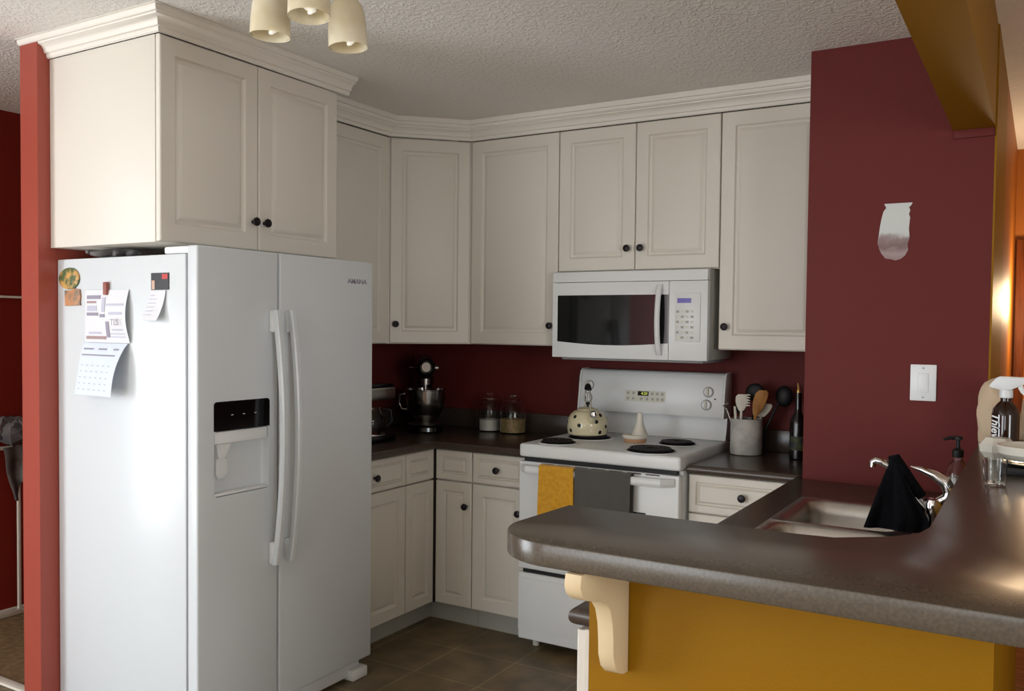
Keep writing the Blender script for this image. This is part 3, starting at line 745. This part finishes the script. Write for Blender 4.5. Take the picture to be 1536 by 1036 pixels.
def spoonrest():
    cx, cy = 1.548, -.345; A = Matrix.Translation((cx, cy, .9356))
    K = thing('spoon_rest', 'cream ceramic spoon rest with upright handle between the stove burners', 'spoon rest', (cx, cy, .9356))
    obj('clay_base', MB().lathe([(.048, 0), (.052, .006), (.053, .017)], 32, A), 'tan', K)
    obj('dish', MB().lathe([(.053, .0172), (.058, .022), (.059, .034), (.055, .036), (.048, .026), (0, .022)], 32, A, cap0=True, cap1=False), 'ceramic', K)
    B = Matrix.Translation((cx+.022, cy, .9356))
    obj('upright', MB().lathe([(.040, .024), (.036, .040), (.026, .062), (.0175, .090), (.0135, .120), (.0115, .135), (0, .137)], 24, B, cap1=False), 'ceramic', K)
spoonrest()

# ---------------------------------------------------------------- jars
def jar(cx, cy, r, h, fill, fh, label):
    A = Matrix.Translation((cx, cy, ZC+.0005))
    T = thing('glass_jar', label, 'jar', (cx, cy, ZC))
    prof = [(r-.004, 0), (r, .004), (r, h*.52), (r*.93, h*.66), (r*.72, h*.76), (r*.60, h*.79), (r*.60, h*.82), (r*.60-.003, h*.82), (r*.60-.003, h*.785), (r*.70, h*.745), (r*.89, h*.65), (r-.003, h*.52), (r-.003, .006), (0, .006)]
    obj('body', MB().lathe(prof, 40, A, cap1=False), 'glass', T)
    obj('lid', MB().lathe([(r*.62, h*.822), (r*.62, h*.85), (r*.35, h*.88), (r*.12, h*.90), (r*.14, h*.93), (r*.26, h*.955), (r*.26, h*.985), (r*.1, h), (0, h)], 32, A, cap1=False), 'glass', T)
    obj('contents', MB().lathe([(r-.0035, .0065), (r-.0035, fh), (r*.5, fh+.004), (0, fh+.002)], 36, A, cap1=False), fill, T)
jar(.607, -.105, .058, .208, 'flour', .062, 'clear glass jar of white flour on the left worktop')
jar(.757, -.112, .070, .205, 'oats', .074, 'clear glass jar of tan oats beside the flour jar')

# ---------------------------------------------------------------- stand mixer (faces the room diagonally)
def mixer():
    cx, cy = .292, -.262
    T = thing('stand_mixer', 'black stand mixer with steel bowl in the dark worktop corner', 'stand mixer', (cx, cy, ZC))
    Q = Matrix.Translation((cx, cy, ZC+.0005)) @ Matrix.Rotation(R(-52), 4, 'Z') @ Matrix.Diagonal((1, 1, 1.07, 1))
    def sup(a, b, z, n=32, k=.75, ox=0):
        return [(ox+a*math.copysign(abs(math.cos(2*PI*i/n))**k, math.cos(2*PI*i/n)), b*math.copysign(abs(math.sin(2*PI*i/n))**k, math.sin(2*PI*i/n)), z) for i in range(n)]
    obj('base', MB().loft([sup(.165, .092, 0), sup(.17, .098, .006), sup(.168, .096, .024), sup(.15, .08, .034)], Mx=Q), 'blackgl', T)
    obj('base_plate', MB().lathe([(.088, .0345), (.090, .040), (.06, .046), (0, .046)], 32, Q @ Matrix.Translation((.07, 0, 0)), cap1=False), 'steel', T)
    obj('column', MB().loft([sup(.045, .055, .03, ox=-.105), sup(.040, .046, .10, ox=-.110), sup(.042, .044, .20, ox=-.105), sup(.055, .05, .262, ox=-.095)], Mx=Q), 'blackgl', T)
    hd = []
    for i in range(15):
        t = i/14; x = -.165+.325*t; r = .062*math.sin(min(1, .18+t*2.2)*PI/2)*(1-.25*t*t); r = max(r, .012) if i not in (0,) else .02
        hd.append([(x, r*.98*math.cos(2*PI*k/24), .318+r*1.0*math.sin(2*PI*k/24)) for k in range(24)])
    hd.append([(.172, .03*math.cos(2*PI*k/24), .318+.03*math.sin(2*PI*k/24)) for k in range(24)])
    head = obj('head', MB().loft(hd, Mx=Q), 'blackgl', T)
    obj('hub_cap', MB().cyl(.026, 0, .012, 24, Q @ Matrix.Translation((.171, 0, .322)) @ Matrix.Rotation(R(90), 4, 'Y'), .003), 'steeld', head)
    obj('hub_knob', MB().cyl(.012, 0, .022, 16, Q @ Matrix.Translation((.14, .045, .318)) @ Matrix.Rotation(R(-90), 4, 'X'), .003), 'steel', head)
    obj('beater_shaft', MB().cyl(.026, .232, .262, 20, Q @ Matrix.Translation((.07, 0, 0))).cyl(.012, .17, .235, 16, Q @ Matrix.Translation((.07, 0, 0))), 'steel', head)
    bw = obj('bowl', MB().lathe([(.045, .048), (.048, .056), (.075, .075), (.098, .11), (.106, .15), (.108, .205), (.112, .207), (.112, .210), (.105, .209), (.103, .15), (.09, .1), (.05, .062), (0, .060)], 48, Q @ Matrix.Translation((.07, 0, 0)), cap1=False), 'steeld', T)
    obj('bowl_handle', MB().tube([(.07, -.106, .185), (.07, -.135, .18), (.07, -.14, .14), (.07, -.125, .11), (.07, -.098, .108)], .006, 8, Mx=Q), 'steeld', bw)
    obj('speed_lever', MB().tube([(-.02, -.060, .31), (-.02, -.085, .31)], .005, 8, Mx=Q), 'chrome', head)
mixer()

# ---------------------------------------------------------------- coffee maker (half hidden by the fridge)
def coffee():
    cx, cy = .325, -.80
    T = thing('coffee_maker', 'black and steel coffee maker half hidden behind the refrigerator', 'coffee maker', (cx, cy, ZC))
    A = Matrix.Translation((cx, cy, ZC+.0005))
    obj('base', MB().box(-.13, .12, -.09, .10, 0, .03, .01, 3, A), 'blackgl', T)
    obj('column', MB().box(-.13, -.05, -.085, .095, .031, .20, .008, 3, A), 'blackgl', T)
    obj('head', MB().box(-.13, .115, -.09, .10, .2005, .262, .012, 3, A), 'steel', T)
    obj('head_lid', MB().box(-.125, .11, -.085, .095, .2625, .278, .006, 2, A), 'blackgl', T)
    obj('warming_plate', MB().cyl(.07, .0305, .036, 28, A @ Matrix.Translation((.04, 0, 0))), 'steel', T)
    cf = obj('carafe', MB().lathe([(.055, .0365), (.066, .05), (.070, .08), (.062, .12), (.045, .15), (.046, .165), (.040, .165), (.040, .15), (.055, .12), (.062, .08), (.05, .045), (0, .042)], 32, A @ Matrix.Translation((.04, 0, 0)), cap1=False), 'glass', T)
    obj('handle', MB().tube([(.085, .035, .155), (.115, .055, .15), (.12, .06, .10), (.10, .045, .07)], .008, 8, Mx=A), 'blackm', cf)
coffee()

# ---------------------------------------------------------------- utensil crock and what stands in it
CX, CY = 2.012, -.175
ck = obj('utensil_crock', MB().lathe([(.064, 0), (.069, .003), (.070, .010), (.070, .156), (.068, .160), (.064, .158), (.063, .012), (0, .012)], 48, Matrix.Translation((CX, CY, ZC+.0006)), cap1=False), 'stone')
recenter(tag(ck, 'whitish cylindrical crock full of utensils right of the stove', 'crock'))
zi = ZC+.014
def utensil(name, label, p0, p1, shaft, head=None, m='cream', r=.006, cat='utensil'):
    p0 = Vector(p0); p1 = Vector(p1)
    mb = MB().tube([p0, p0+(p1-p0)*.5, p1], r, 10)
    o = obj(name, mb, shaft)
    if head:
        h = head(MB(), p1, (p1-p0).normalized()); obj('head', h[0], h[1], o)
    return recenter_tree(tag(o, label, cat))
def recenter_tree(o):
    vs = [v.co for v in o.data.vertices]
    c = Vector(((min(v.x for v in vs)+max(v.x for v in vs))/2, (min(v.y for v in vs)+max(v.y for v in vs))/2, min(v.z for v in vs)))
    o.data.transform(Matrix.Translation(-c)); o.location = c
    for ch in o.children:
        ch.data.transform(Matrix.Translation(-c))
    return o
def blade(w0, w1, L, t=.006):
    def f(mb, p, d, w0=w0, w1=w1, L=L):
        u = Vector((1, .25, 0)).normalized(); q = p
        n = 8; rings = []
        for i in range(n+1):
            k = i/n; w = w0+(w1-w0)*math.sin(min(1, k*1.6)*PI/2)
            if k > .8: w *= math.sqrt(max(.05, 1-((k-.8)/.2)**2*.7))
            c = q+d*L*k
            rings.append([c+u*a*w+Vector((0, b*t, 0)) for a, b in [(-1, -.6), (-.5, -1), (.5, -1), (1, -.6), (1, .6), (.5, 1), (-.5, 1), (-1, .6)]])
        return mb.loft(rings)
    return f
# pasta server with teeth
def pasta(mb, p, d):
    mb = blade(.010, .026, .075)(mb, p-d*.004, d)
    for k in range(5):
        c = p+d*(.020+.012*k)
        mb.tube([c+Vector((.020, 0, 0)), c+Vector((.034, -.010, .003)), c+Vector((.040, -.014, .001))], [.004, .0035, .002], 6)
    return mb, 'ceramic'
utensil('pasta_server', 'cream toothed pasta server leaning left in the utensil crock', (CX-.022, CY-.02, zi), (CX-.010, CY-.048, ZC+.202), 'ceramic', pasta)
utensil('spatula', 'wide dark turner standing at the back of the crock', (CX+.01, CY+.03, zi), (CX+.022, CY+.045, ZC+.245), 'blackm', lambda mb, p, d: (mb.ball(p+d*.03, .044, (1, .35, .95), 12), 'blackm'))
utensil('wooden_spoon', 'broad tan wooden spoon leaning right in the crock', (CX+.022, CY-.020, zi), (CX+.052, CY-.036, ZC+.190), 'woodsp', lambda mb, p, d: (blade(.010, .028, .115, .007)(mb, p-d*.01, d+Vector((.12, 0, 0))), 'woodsp'), r=.007)
utensil('spatula', 'off-white flat spatula tilting right behind the wooden spoon', (CX+.03, CY+.01, zi), (CX+.062, CY+.012, ZC+.175), 'ceramic', lambda mb, p, d: (blade(.014, .026, .065, .004)(mb, p-d*.004, (d+Vector((.25, 0, 0))).normalized()), 'ceramic'))
utensil('spatula', 'short white plastic handle at the left front of the crock', (CX-.03, CY-.025, zi), (CX-.044, CY-.034, ZC+.215), 'ceramic')
utensil('cooking_spoon', 'slim dark spoon standing behind the pasta server', (CX-.02, CY+.02, zi), (CX-.035, CY+.03, ZC+.19), 'blackm', lambda mb, p, d: (mb.ball(p+d*.02, .024, (1, .4, 1.4), 12), 'blackm'))
utensil('tongs', 'thin metal tongs leaning out of the crock to the left', (CX-.01, CY-.03, zi), (CX-.078, CY-.050, ZC+.205), 'steel', lambda mb, p, d: (mb.tube([p-d*.01, p+Vector((-.014, 0, .012)), p+Vector((.010, 0, .022))], .004, 8), 'steel'), r=.003)
# dark round pan hanging / ladle right
utensil('ladle', 'black ladle leaning far right out of the crock', (CX+.034, CY+.03, zi), (CX+.125, CY+.062, ZC+.235), 'blackm', lambda mb, p, d: (mb.ball(p+d*.03+Vector((.012, 0, .0)), .045, (.85, .5, 1.05), 14), 'blackm'), r=.006)

# oil bottle
def bottle():
    cx, cy = 2.243, -.20
    A = Matrix.Translation((cx, cy, ZC+.0006))
    T = thing('oil_bottle', 'dark slim oil bottle with gold pourer beside the burgundy wall', 'bottle', (cx, cy, ZC))
    obj('body', MB().lathe([(.031, 0), (.034, .004), (.034, .155), (.030, .175), (.016, .20), (.0135, .22), (.0135, .275), (.015, .277), (.015, .287), (.010, .288)], 28, A), 'oil', T)
    obj('label_band', MB().lathe([(.0345, .04), (.0347, .041), (.0347, .10), (.0345, .101)], 28, A, cap0=False, cap1=False), mat('olive_label', lin(72, 78, 44), .6, col2=lin(32, 40, 48), cscale=30), T)
    obj('pourer', MB().tube([(cx, cy, ZC+.287), (cx, cy, ZC+.305), (cx-.004, cy, ZC+.33)], [.007, .006, .003], 10).cyl(.010, .288, .298, 14, A), mat('gold_pourer', lin(190, 150, 90), .3, metal=.7), T)
bottle()

# ---------------------------------------------------------------- sink and faucet
def rrect(x0, x1, y0, y1, r, z, n=6):
    P = []
    for cx, cy, a in [(x1-r, y1-r, 0), (x0+r, y1-r, 90), (x0+r, y0+r, 180), (x1-r, y0+r, 270)]:
        P += [(cx+r*math.cos(R(a+90*k/n)), cy+r*math.sin(R(a+90*k/n)), z) for k in range(n+1)]
    return P
def sink():
    T = thing('kitchen_sink', 'stainless steel double sink set in the right worktop', 'sink', (2.655, -1.52, ZC))
    x0, x1, y0, y1 = 2.462, 2.850, -1.945, -1.095
    mb = MB(); z = ZC+.0008
    # rim : flat deck plate with two openings, made as lofts around each basin
    ym = -1.52
    for (b1, b0), (o0, o1) in zip(SY, [(ym, y1), (y0, ym)]):
        a0, a1 = SX
        R0 = rrect(x0, x1, o0, o1, .02, z); 
        rings = [rrect(x0, x1, o0, o1, .012, z), rrect(x0+.004, x1-.004, o0+(.004 if o0 == y0 else 0), o1-(.004 if o1 == y1 else 0), .012, z+.005),
                 rrect(a0-.008, a1+.008, b0-.008, b1+.008, .055, z+.004), rrect(a0, a1, b0, b1, .05, z-.003),
                 rrect(a0+.006, a1-.006, b0+.006, b1-.006, .048, z-.04), rrect(a0+.012, a1-.012, b0+.012, b1-.012, .048, z-.145),
                 rrect(a0+.03, a1-.03, b0+.03, b1-.03, .045, z-.165), rrect(a0+.11, a1-.11, b0+.13, b1-.13, .03, z-.168)]
        mb2 = MB().loft(rings, cap0=False)
        bs = obj('basin', mb2, 'steel', T, angle=50)
        cx, cy = (a0+a1)/2, (b0+b1)/2
        obj('drain', MB().lathe([(.042, z-.1665), (.040, z-.1640), (.02, z-.1665), (0, z-.1665)], 24, Matrix.Translation((cx, cy, 0)), cap1=False), 'chrome', bs)
sink()

def faucet():
    bx, by = 2.895, -1.45
    T = thing('faucet', 'chrome kitchen faucet behind the sink with raised lever handle', 'faucet', (bx, by, ZC))
    z = ZC+.0005
    obj('base_plate', MB().lathe([(.034, z), (.034, z+.006), (.026, z+.012), (.024, z+.014)], 28, Matrix.Translation((bx, by, 0)), sx=1, sy=1.), 'chrome', T)
    obj('body', MB().lathe([(.023, z+.014), (.022, z+.05), (.025, z+.055), (.026, z+.085), (.022, z+.098), (.014, z+.102)], 28, Matrix.Translation((bx, by, 0))), 'chrome', T)
    P = [(bx-.015, by, z+.065), (bx-.055, by, z+.105), (bx-.085, by, z+.150), (bx-.110, by, z+.178), (bx-.135, by, z+.190), (bx-.150, by, z+.193), (bx-.158, by, z+.188), (bx-.1585, by, z+.174)]
    obj('spout', MB().tube(P, [.016, .015, .013, .0115, .010, .0095, .009, .009], 14), 'chrome', T)
    obj('lever', MB().tube([(bx+.012, by, z+.092), (bx+.034, by, z+.105), (bx+.040, by, z+.125), (bx+.028, by, z+.148), (bx, by, z+.166), (bx-.032, by, z+.178), (bx-.060, by, z+.184)], [.016, .019, .021, .019, .015, .010, .003], 14, flat=.85), 'chrome', T)
    # black cloth over the spout
    ap = Vector((bx-.104, by, z+.190))
    def f(u, v):
        # u around from front-left over the front to the rear, v down
        side = -1
        uu = u
        xl = (bx-.112)+(-.058)*v*1.0; xr_ = (bx-.092)+(.085)*min(1, v*1.25)
        x = xl+(xr_-xl)*uu
        zt = z+.194-.010*abs(uu-.3)
        zb = z+.010+.0*uu
        # upper edge falls along the spout to the right
        zt2 = zt-.105*max(0, (x-(bx-.10)))/.09
        zz = zt-(zt-zb)*v
        fold = .012*math.sin(uu*10+v*2)*v+.004*math.sin(uu*26)*v
        return Vector((x, by-.017-.030*v-fold*.8, min(zz, zt2)))
    def g(u, v):
        p = f(u, v); return Vector((p.x, 2*by-p.y-.004, p.z))
    mb = MB().grid(f, 22, 18, .003).grid(g, 22, 18, .003)
    top = [(bx-.116, by, z+.198), (bx-.104, by, z+.200), (bx-.085, by, z+.172), (bx-.06, by, z+.135), (bx-.03, by, z+.10)]
    mb.tube(top, [.010, .021, .021, .020, .016], 12)
    cl = obj('dish_cloth', mb, 'bcloth')
    recenter(tag(cl, 'black dish cloth draped over the faucet spout', 'cloth'))
faucet()

def soap():
    cx, cy = 2.913, -.90; A = Matrix.Translation((cx, cy, ZC+.0006))
    T = thing('soap_bottle', 'clear soap bottle with dark pump on worktop behind the faucet', 'soap dispenser', (cx, cy, ZC))
    obj('bottle', MB().lathe([(.030, 0), (.033, .004), (.034, .09), (.030, .115), (.018, .135), (.014, .140), (.014, .15), (.011, .15), (.011, .138), (.026, .112), (.030, .09), (.029, .006), (0, .006)], 28, A, cap1=False), 'glass', T)
    obj('liquid', MB().lathe([(.0285, .007), (.029, .085), (0, .085)], 28, A, cap1=False), mat('pale_soap', lin(196, 194, 184), .3, trans=.3, ior=1.3), T)
    obj('pump', MB().lathe([(.016, .150), (.017, .153), (.017, .172), (.010, .178), (.006, .180), (.006, .205), (.013, .207), (.013, .217), (.004, .219)], 20, A).tube([(cx, cy, ZC+.212), (cx-.025, cy-.008, ZC+.213), (cx-.042, cy-.014, ZC+.206)], [.007, .006, .004], 8), 'blackm', T)
soap()

# ---------------------------------------------------------------- things on the bar
def spray():
    cx, cy = 3.046, -.92; A = Matrix.Translation((cx, cy, BZ+.0006))
    T = thing('spray_bottle', 'amber glass bottle with white trigger sprayer on the bar', 'spray bottle', (cx, cy, BZ))
    body = obj('bottle', MB().lathe([(.036, 0), (.0395, .004), (.0395, .105), (.036, .125), (.024, .142), (.016, .150), (.016, .168)], 36, A), 'amber', T)
    hd = obj('sprayer_head', MB().cyl(.0195, .160, .186, 24, A, .002), 'white', T)
    V = Vector((cx, cy, BZ))
    d = Vector((1, .0, 0))
    obj('trigger_housing', MB().prism([(-.046, .192), (-.040, .190), (-.012, .184), (.014, .186), (.050, .205), (.062, .214), (.060, .226), (-.018, .228), (-.030, .222), (-.048, .198)], -.012, .012, axis='y', b=.004, Mx=A), 'white', hd)
    obj('trigger', MB().prism([(.030, .205), (.044, .205), (.050, .185), (.060, .168), (.054, .164), (.040, .178), (.033, .19)], -.006, .006, axis='y', b=.002, Mx=A), 'white', hd)
    # vertical lettering running down the left of the front
    me = text('lettering', 'Thieves', .035, Matrix.Translation((cx-.027, cy-.0330, BZ+.060)) @ Matrix.Rotation(R(-30), 4, 'Z') @ Matrix.Rotation(R(90), 4, 'Y'), 'white', body, bold=.0007, shear=.25)
spray()
def bagmesh(cx, cy, z, sx, sy, h, seed):
    rnd = random.Random(seed); rings = []; n = 28; ph = [rnd.random()*6 for _ in range(6)]
    for i in range(15):
        t = i/14
        r = (.72+.35*math.sin(PI*min(1, t*1.0+.12)))*(1 if t < .85 else math.sqrt(max(0.02, 1-((t-.85)/.15)**2)))
        rings.append([(cx+sx*r*math.cos(2*PI*k/n)*(1+.10*math.sin(3*2*PI*k/n+ph[0]+t*7)+.06*math.sin(7*2*PI*k/n+ph[1]-t*9)), cy+sy*r*math.sin(2*PI*k/n)*(1+.07*math.sin(4*2*PI*k/n+ph[2]+t*3)), z+h*t) for k in range(n)])
    return MB().loft(rings)
recenter(tag(obj('paper_bag', bagmesh(3.008, -.79, BZ+.0005, .046, .045, .215, 2), 'bag'), 'crumpled beige bag standing behind the spray bottle in front of the burgundy wall corner', 'bag'))
recenter(tag(obj('paper_bag', bagmesh(3.125, -.62, BZ+.0005, .045, .045, .16, 5), 'bag'), 'smaller beige bag behind the right side of the spray bottle', 'bag'))
# tray, bowl, folded white dish
recenter(tag(obj('serving_tray', MB().box(3.055, 3.30, -1.52, -1.24, BZ+.0005, BZ+.012, .004).box(3.055, 3.30, -1.527, -1.521, BZ+.0005, BZ+.020, .002).box(3.055, 3.30, -1.239, -1.233, BZ+.0005, BZ+.020, .002), 'blackm'), 'dark low tray under the white bowl on the bar', 'tray'))
recenter(tag(obj('glass_plate', MB().lathe([(.055, .0125), (.092, .020), (.094, .023), (.055, .017), (0, .016)], 40, Matrix.Translation((3.145, -1.385, BZ)), cap1=False), mat('greenish_glass', lin(150, 152, 132), .15, trans=.4)), 'greenish glass plate between the dark tray and white bowl', 'plate'))
recenter(tag(obj('ceramic_bowl', MB().lathe([(.045, .0235), (.075, .028), (.094, .045), (.097, .062), (.094, .066), (.088, .062), (.078, .042), (.045, .034), (0, .033)], 44, Matrix.Translation((3.135, -1.385, BZ)), cap1=False), 'ceramic'), 'white shallow ceramic bowl stacked on the tray in front of spray bottle', 'bowl'))
fb = MB().lathe([(.030, 0), (.046, .018), (.048, .032), (.034, .055), (0, .060)], 7, Matrix.Translation((3.030, -1.22, BZ+.012)) @ Matrix.Rotation(R(-18), 4, 'Y'), cap1=False)
o = obj('faceted_candle_holder', MB().lathe([(.030, 0), (.048, .022), (.050, .040), (.032, .062), (.018, .062), (0, .055)], 7, Matrix.Translation((3.035, -1.20, BZ+.0006)), cap1=False), 'ceramic', angle=5)
recenter(tag(o, 'white faceted ceramic pot left of the white bowl', 'pot'))
recenter(tag(obj('jar_lid', MB().lathe([(.028, .0005), (.036, .004), (.037, .012), (.030, .015), (0, .016)], 28, Matrix.Translation((2.992, -.885, BZ+.001)) @ Matrix.Scale(.6, 4), cap1=False), 'ceramic'), 'small pale lid lying on the bar by the burgundy wall corner', 'lid'))
gj = obj('drinking_glass', MB().lathe([(.021, 0), (.024, .003), (.027, .062), (.0252, .062), (.0225, .006), (0, .006)], 28, Matrix.Translation((3.05, -1.70, BZ+.0006)), cap1=False), 'glass')
recenter(tag(gj, 'small clear glass on the bar in front of the white faceted pot', 'glass'))
recenter(tag(obj('reed_stick', MB().tube([(3.00, -.62, BZ+.0025), (3.0, -.61, BZ+.12), (2.997, -.60, BZ+.26)], .002, 6), 'woodsp'), 'thin pale stick leaning up against the yellow wall edge', 'stick')) if False else None

# ---------------------------------------------------------------- light switch and filler patch
sw = obj('light_switch', MB().box(2.742, 2.826, YS-.006, YS-.0005, 1.213, 1.341, .003), 'white')
obj('rocker', MB().box(2.767, 2.801, YS-.009, YS-.0061, 1.243, 1.311, .002), 'white', sw)
for z in (1.2255, 1.3285): obj('screw', MB().cyl(.003, 0, .0012, 10, axis_to((2.784, YS-.006, z), (0, -1, 0))), 'gasket', sw)
tag(sw, 'white rocker light switch on the burgundy wall', 'light switch')
pp = [(2.642, 1.912), (2.735, 1.912), (2.731, 1.903), (2.724, 1.896), (2.728, 1.885), (2.724, 1.872), (2.728, 1.86), (2.725, 1.82), (2.728, 1.79), (2.722, 1.765), (2.724, 1.745), (2.714, 1.725), (2.700, 1.714), (2.683, 1.709), (2.668, 1.714), (2.650, 1.717), (2.636, 1.735), (2.628, 1.752), (2.622, 1.775), (2.626, 1.80), (2.630, 1.835), (2.634, 1.86), (2.640, 1.885), (2.649, 1.897)]
recenter(tag(obj('filler_patch', MB().prism(pp, YS-.0016, YS-.0002, axis='y'), 'spack'), 'rough white filler patch on the burgundy wall above the light switch', 'wall patch'))

# ---------------------------------------------------------------- ceiling lamp
def lamp():
    T = thing('ceiling_lamp', 'ceiling lamp with bell-shaped frosted cream glass shades', 'ceiling lamp', (1.60, -2.58, H-.002))
    c = Vector((1.615, -2.545, 0))
    obj('canopy', MB().lathe([(.065, H-.002), (.065, H-.012), (.045, H-.03), (.012, H-.035), (.012, H-.10), (.022, H-.105), (.022, H-.125), (.004, H-.13)], 28, Matrix.Translation(c)), 'lampm', T)
    for (x, y, z, ax) in [(1.520, -2.575, 2.155, (-.04, -.02, -1)), (1.650, -2.440, 2.145, (.05, .03, -1)), (1.695, -2.625, 2.158, (.05, -.05, -1))]:
        d = Vector(ax).normalized(); o = Vector((x, y, z)); Q = axis_to(o, -d)     # local z up from the rim
        s = obj('lamp_shade', MB().lathe([(.0478, 0), (.048, .004), (.0475, .04), (.045, .075), (.040, .098), (.030, .115), (.020, .122), (.018, .119), (.028, .111), (.0375, .095), (.0425, .073), (.045, .04), (.0455, .004)], 36, Q, cap0=False, cap1=False), 'shade', T)
        pts = [(.011*math.cos(t*.7), .011*math.sin(t*.7), .012+.0028*t) for t in range(0, 22)]
        b = obj('bulb', MB().tube([Q @ Vector(p) for p in [(.0, .0, .010), (.006, 0, .009)]+pts], .0052, 8), 'bulb', s)
        obj('socket', MB().cyl(.015, .078, .132, 18, Q), 'lampm', s)
        tp = Q @ Vector((0, 0, .132)); 
        obj('arm', MB().tube([tp, tp+Vector((0, 0, .03)), Vector(((tp.x+c.x)/2, (tp.y+c.y)/2, H-.08)), Vector((c.x, c.y, H-.115))], .005, 8), 'lampm', T)
lamp()

# ---------------------------------------------------------------- room on the left: drying rack with cloths
def rack():
    T = thing('drying_rack', 'white metal drying rack against the dark red wall', 'drying rack', (-1.2, -1.85, 0))
    obj('post', MB().box(-1.206, -1.192, -1.632, -1.616, .029, .83, .003), 'trim', T)
    obj('post', MB().box(-1.206, -1.192, -2.20, -2.184, .029, .83, .003), 'trim', T)
    obj('rail', MB().box(-1.208, -1.190, -2.22, -1.60, .8305, .848, .004), 'trim', T)
    obj('foot_bar', MB().box(-1.208, -1.190, -2.22, -1.60, .002, .0285, .004), 'trim', T)
rack()
def hang(name, y0, y1, z0, z1, m, label, seed, x=-1.176):
    def f(u, v):
        w = 1-.45*v*(.5+.5*math.sin(u*3+seed))
        return Vector((x+.018*math.sin(u*9+seed)*(.3+v)+.01*math.sin(v*7+seed), y0+(y1-y0)*(.5+(u-.5)*(1-.35*v))+.02*v, z1-(z1-z0)*v*(.8+.2*math.sin(u*5+seed))))
    return recenter(tag(obj(name, MB().grid(f, 20, 20, .006), m), label, 'cloth'))
hang('hanging_cloth', -1.72, -1.57, .58, .845, 'gtd', 'grey cloth hanging down from the white drying rack rail', 1)
o = blobcloth('bundled_cloth', -1.19, -1.66, .850, .045, .10, .16, 'gtd', 11, 9)
recenter(tag(o, 'bundled grey cloth heaped on top of the drying rack rail', 'cloth'))

# ---------------------------------------------------------------- bar stool at the right edge
def stool():
    T = thing('bar_stool', 'wooden bar stool tucked under the right end of the bar', 'stool', (3.36, -2.50, 0))
    Z = .66
    obj('seat', MB().box(3.20, 3.54, -2.68, -2.34, Z, Z+.035, .012, 3), 'woodfl', T)
    for sx in (-1, 1):
        for sy in (-1, 1):
            obj('leg', MB().loft([[(3.37+sx*.15+dx*.016+sx*.03, -2.51+sy*.15+dy*.016+sy*.02, .0005) for dx, dy in [(-1, -1), (1, -1), (1, 1), (-1, 1)]], [(3.37+sx*.13+dx*.02, -2.51+sy*.13+dy*.02, Z-.001) for dx, dy in [(-1, -1), (1, -1), (1, 1), (-1, 1)]]]), 'woodfl', T)
    obj('stretcher', MB().box(3.22, 3.52, -2.655, -2.635, .25, .28, .004), 'woodfl', T)
stool()

# ---------------------------------------------------------------- light
w = bpy.data.worlds.new('sky'); S.world = w; w.use_nodes = True
bg = w.node_tree.nodes['Background']; bg.inputs['Color'].default_value = (.75, .86, 1, 1); bg.inputs['Strength'].default_value = 1.6
def area(name, loc, rot, sx, sy, p, col, spread=180):
    l = bpy.data.lights.new(name, 'AREA'); l.shape = 'RECTANGLE'; l.size = sx; l.size_y = sy; l.energy = p; l.color = col; l.spread = R(spread)
    o = bpy.data.objects.new(name, l); C.objects.link(o); o.location = loc; o.rotation_euler = [R(a) for a in rot]; return o
area('window_daylight', (-.15, -8.92, 1.2), (90, 0, 0), 2.05, 2.15, 85, (.92, .97, 1))
area('window_daylight', (2.8, -8.92, 1.52), (90, 0, 0), 1.1, 1.05, 14, (.92, .96, 1))
sn = bpy.data.lights.new('bounce_sun', 'SUN'); sn.energy = 5; sn.angle = R(2); sn.color = (1, .95, .88); so = bpy.data.objects.new('bounce_sun', sn); C.objects.link(so); so.rotation_euler = (R(52), 0, R(-8)); so.location = (0, -12, 8)  # added sun: its bounce off the unseen pale floor brightens the ceiling
area('door_daylight', (-1.38, -4.75, 1.1), (90, 0, -90), 1.6, 2.0, 102, (.90, .96, 1))
area('window_daylight', (5.72, -4.4, 1.45), (90, 0, 90), 1.5, 1.2, 52, (.95, .98, 1))
def point(name, loc, p, col, r=.08):
    l = bpy.data.lights.new(name, 'POINT'); l.energy = p; l.color = col; l.shadow_soft_size = r
    o = bpy.data.objects.new(name, l); C.objects.link(o); o.location = loc; return o
point('dining_lamp', (3.17, 1.15, 1.62), 20, (1, .74, .45), .09)

GROUPS = {'utensil': 'utensils standing in the crock', 'towel': 'towels on the oven door handle', 'magnet': 'magnets on the refrigerator side', 'jar': 'glass jars on the left worktop', 'bag': 'beige bags at the end of the bar', 'countertop': 'dark laminate worktops'}
for o in list(C.objects):
    if o.parent is None and 'category' in o.keys():
        if o['category'] in GROUPS: o['group'] = GROUPS[o['category']]
        elif o['category'] == 'cabinet': o['group'] = 'white wall cabinets' if 'wall' in o.name else 'white base cabinets'

# ---------------------------------------------------------------- camera
cam = bpy.data.cameras.new('camera'); co = bpy.data.objects.new('camera', cam); C.objects.link(co)
ya, pi_, ro = .5427, -.0326, .0104
d = Vector((-math.sin(ya)*math.cos(pi_), math.cos(ya)*math.cos(pi_), math.sin(pi_)))
r = Vector((math.cos(ya), math.sin(ya), 0)); u = r.cross(d)
r2 = r*math.cos(ro)+u*math.sin(ro); u2 = -r*math.sin(ro)+u*math.cos(ro)
m = Matrix(((r2.x, u2.x, -d.x), (r2.y, u2.y, -d.y), (r2.z, u2.z, -d.z))).to_4x4()
co.matrix_world = Matrix.Translation((3.1409, -4.1391, 1.4597)) @ m
cam.sensor_width = 36; cam.lens = 1333.65/1536*36
cam.shift_x = 8.47/1536; cam.shift_y = 14.92/1536
cam.clip_start = .05
S.camera = co
S.view_settings.view_transform = 'Standard'; S.view_settings.look = 'None'; S.view_settings.gamma = 1; S.view_settings.use_curve_mapping = False
S.view_settings.exposure = 0.22
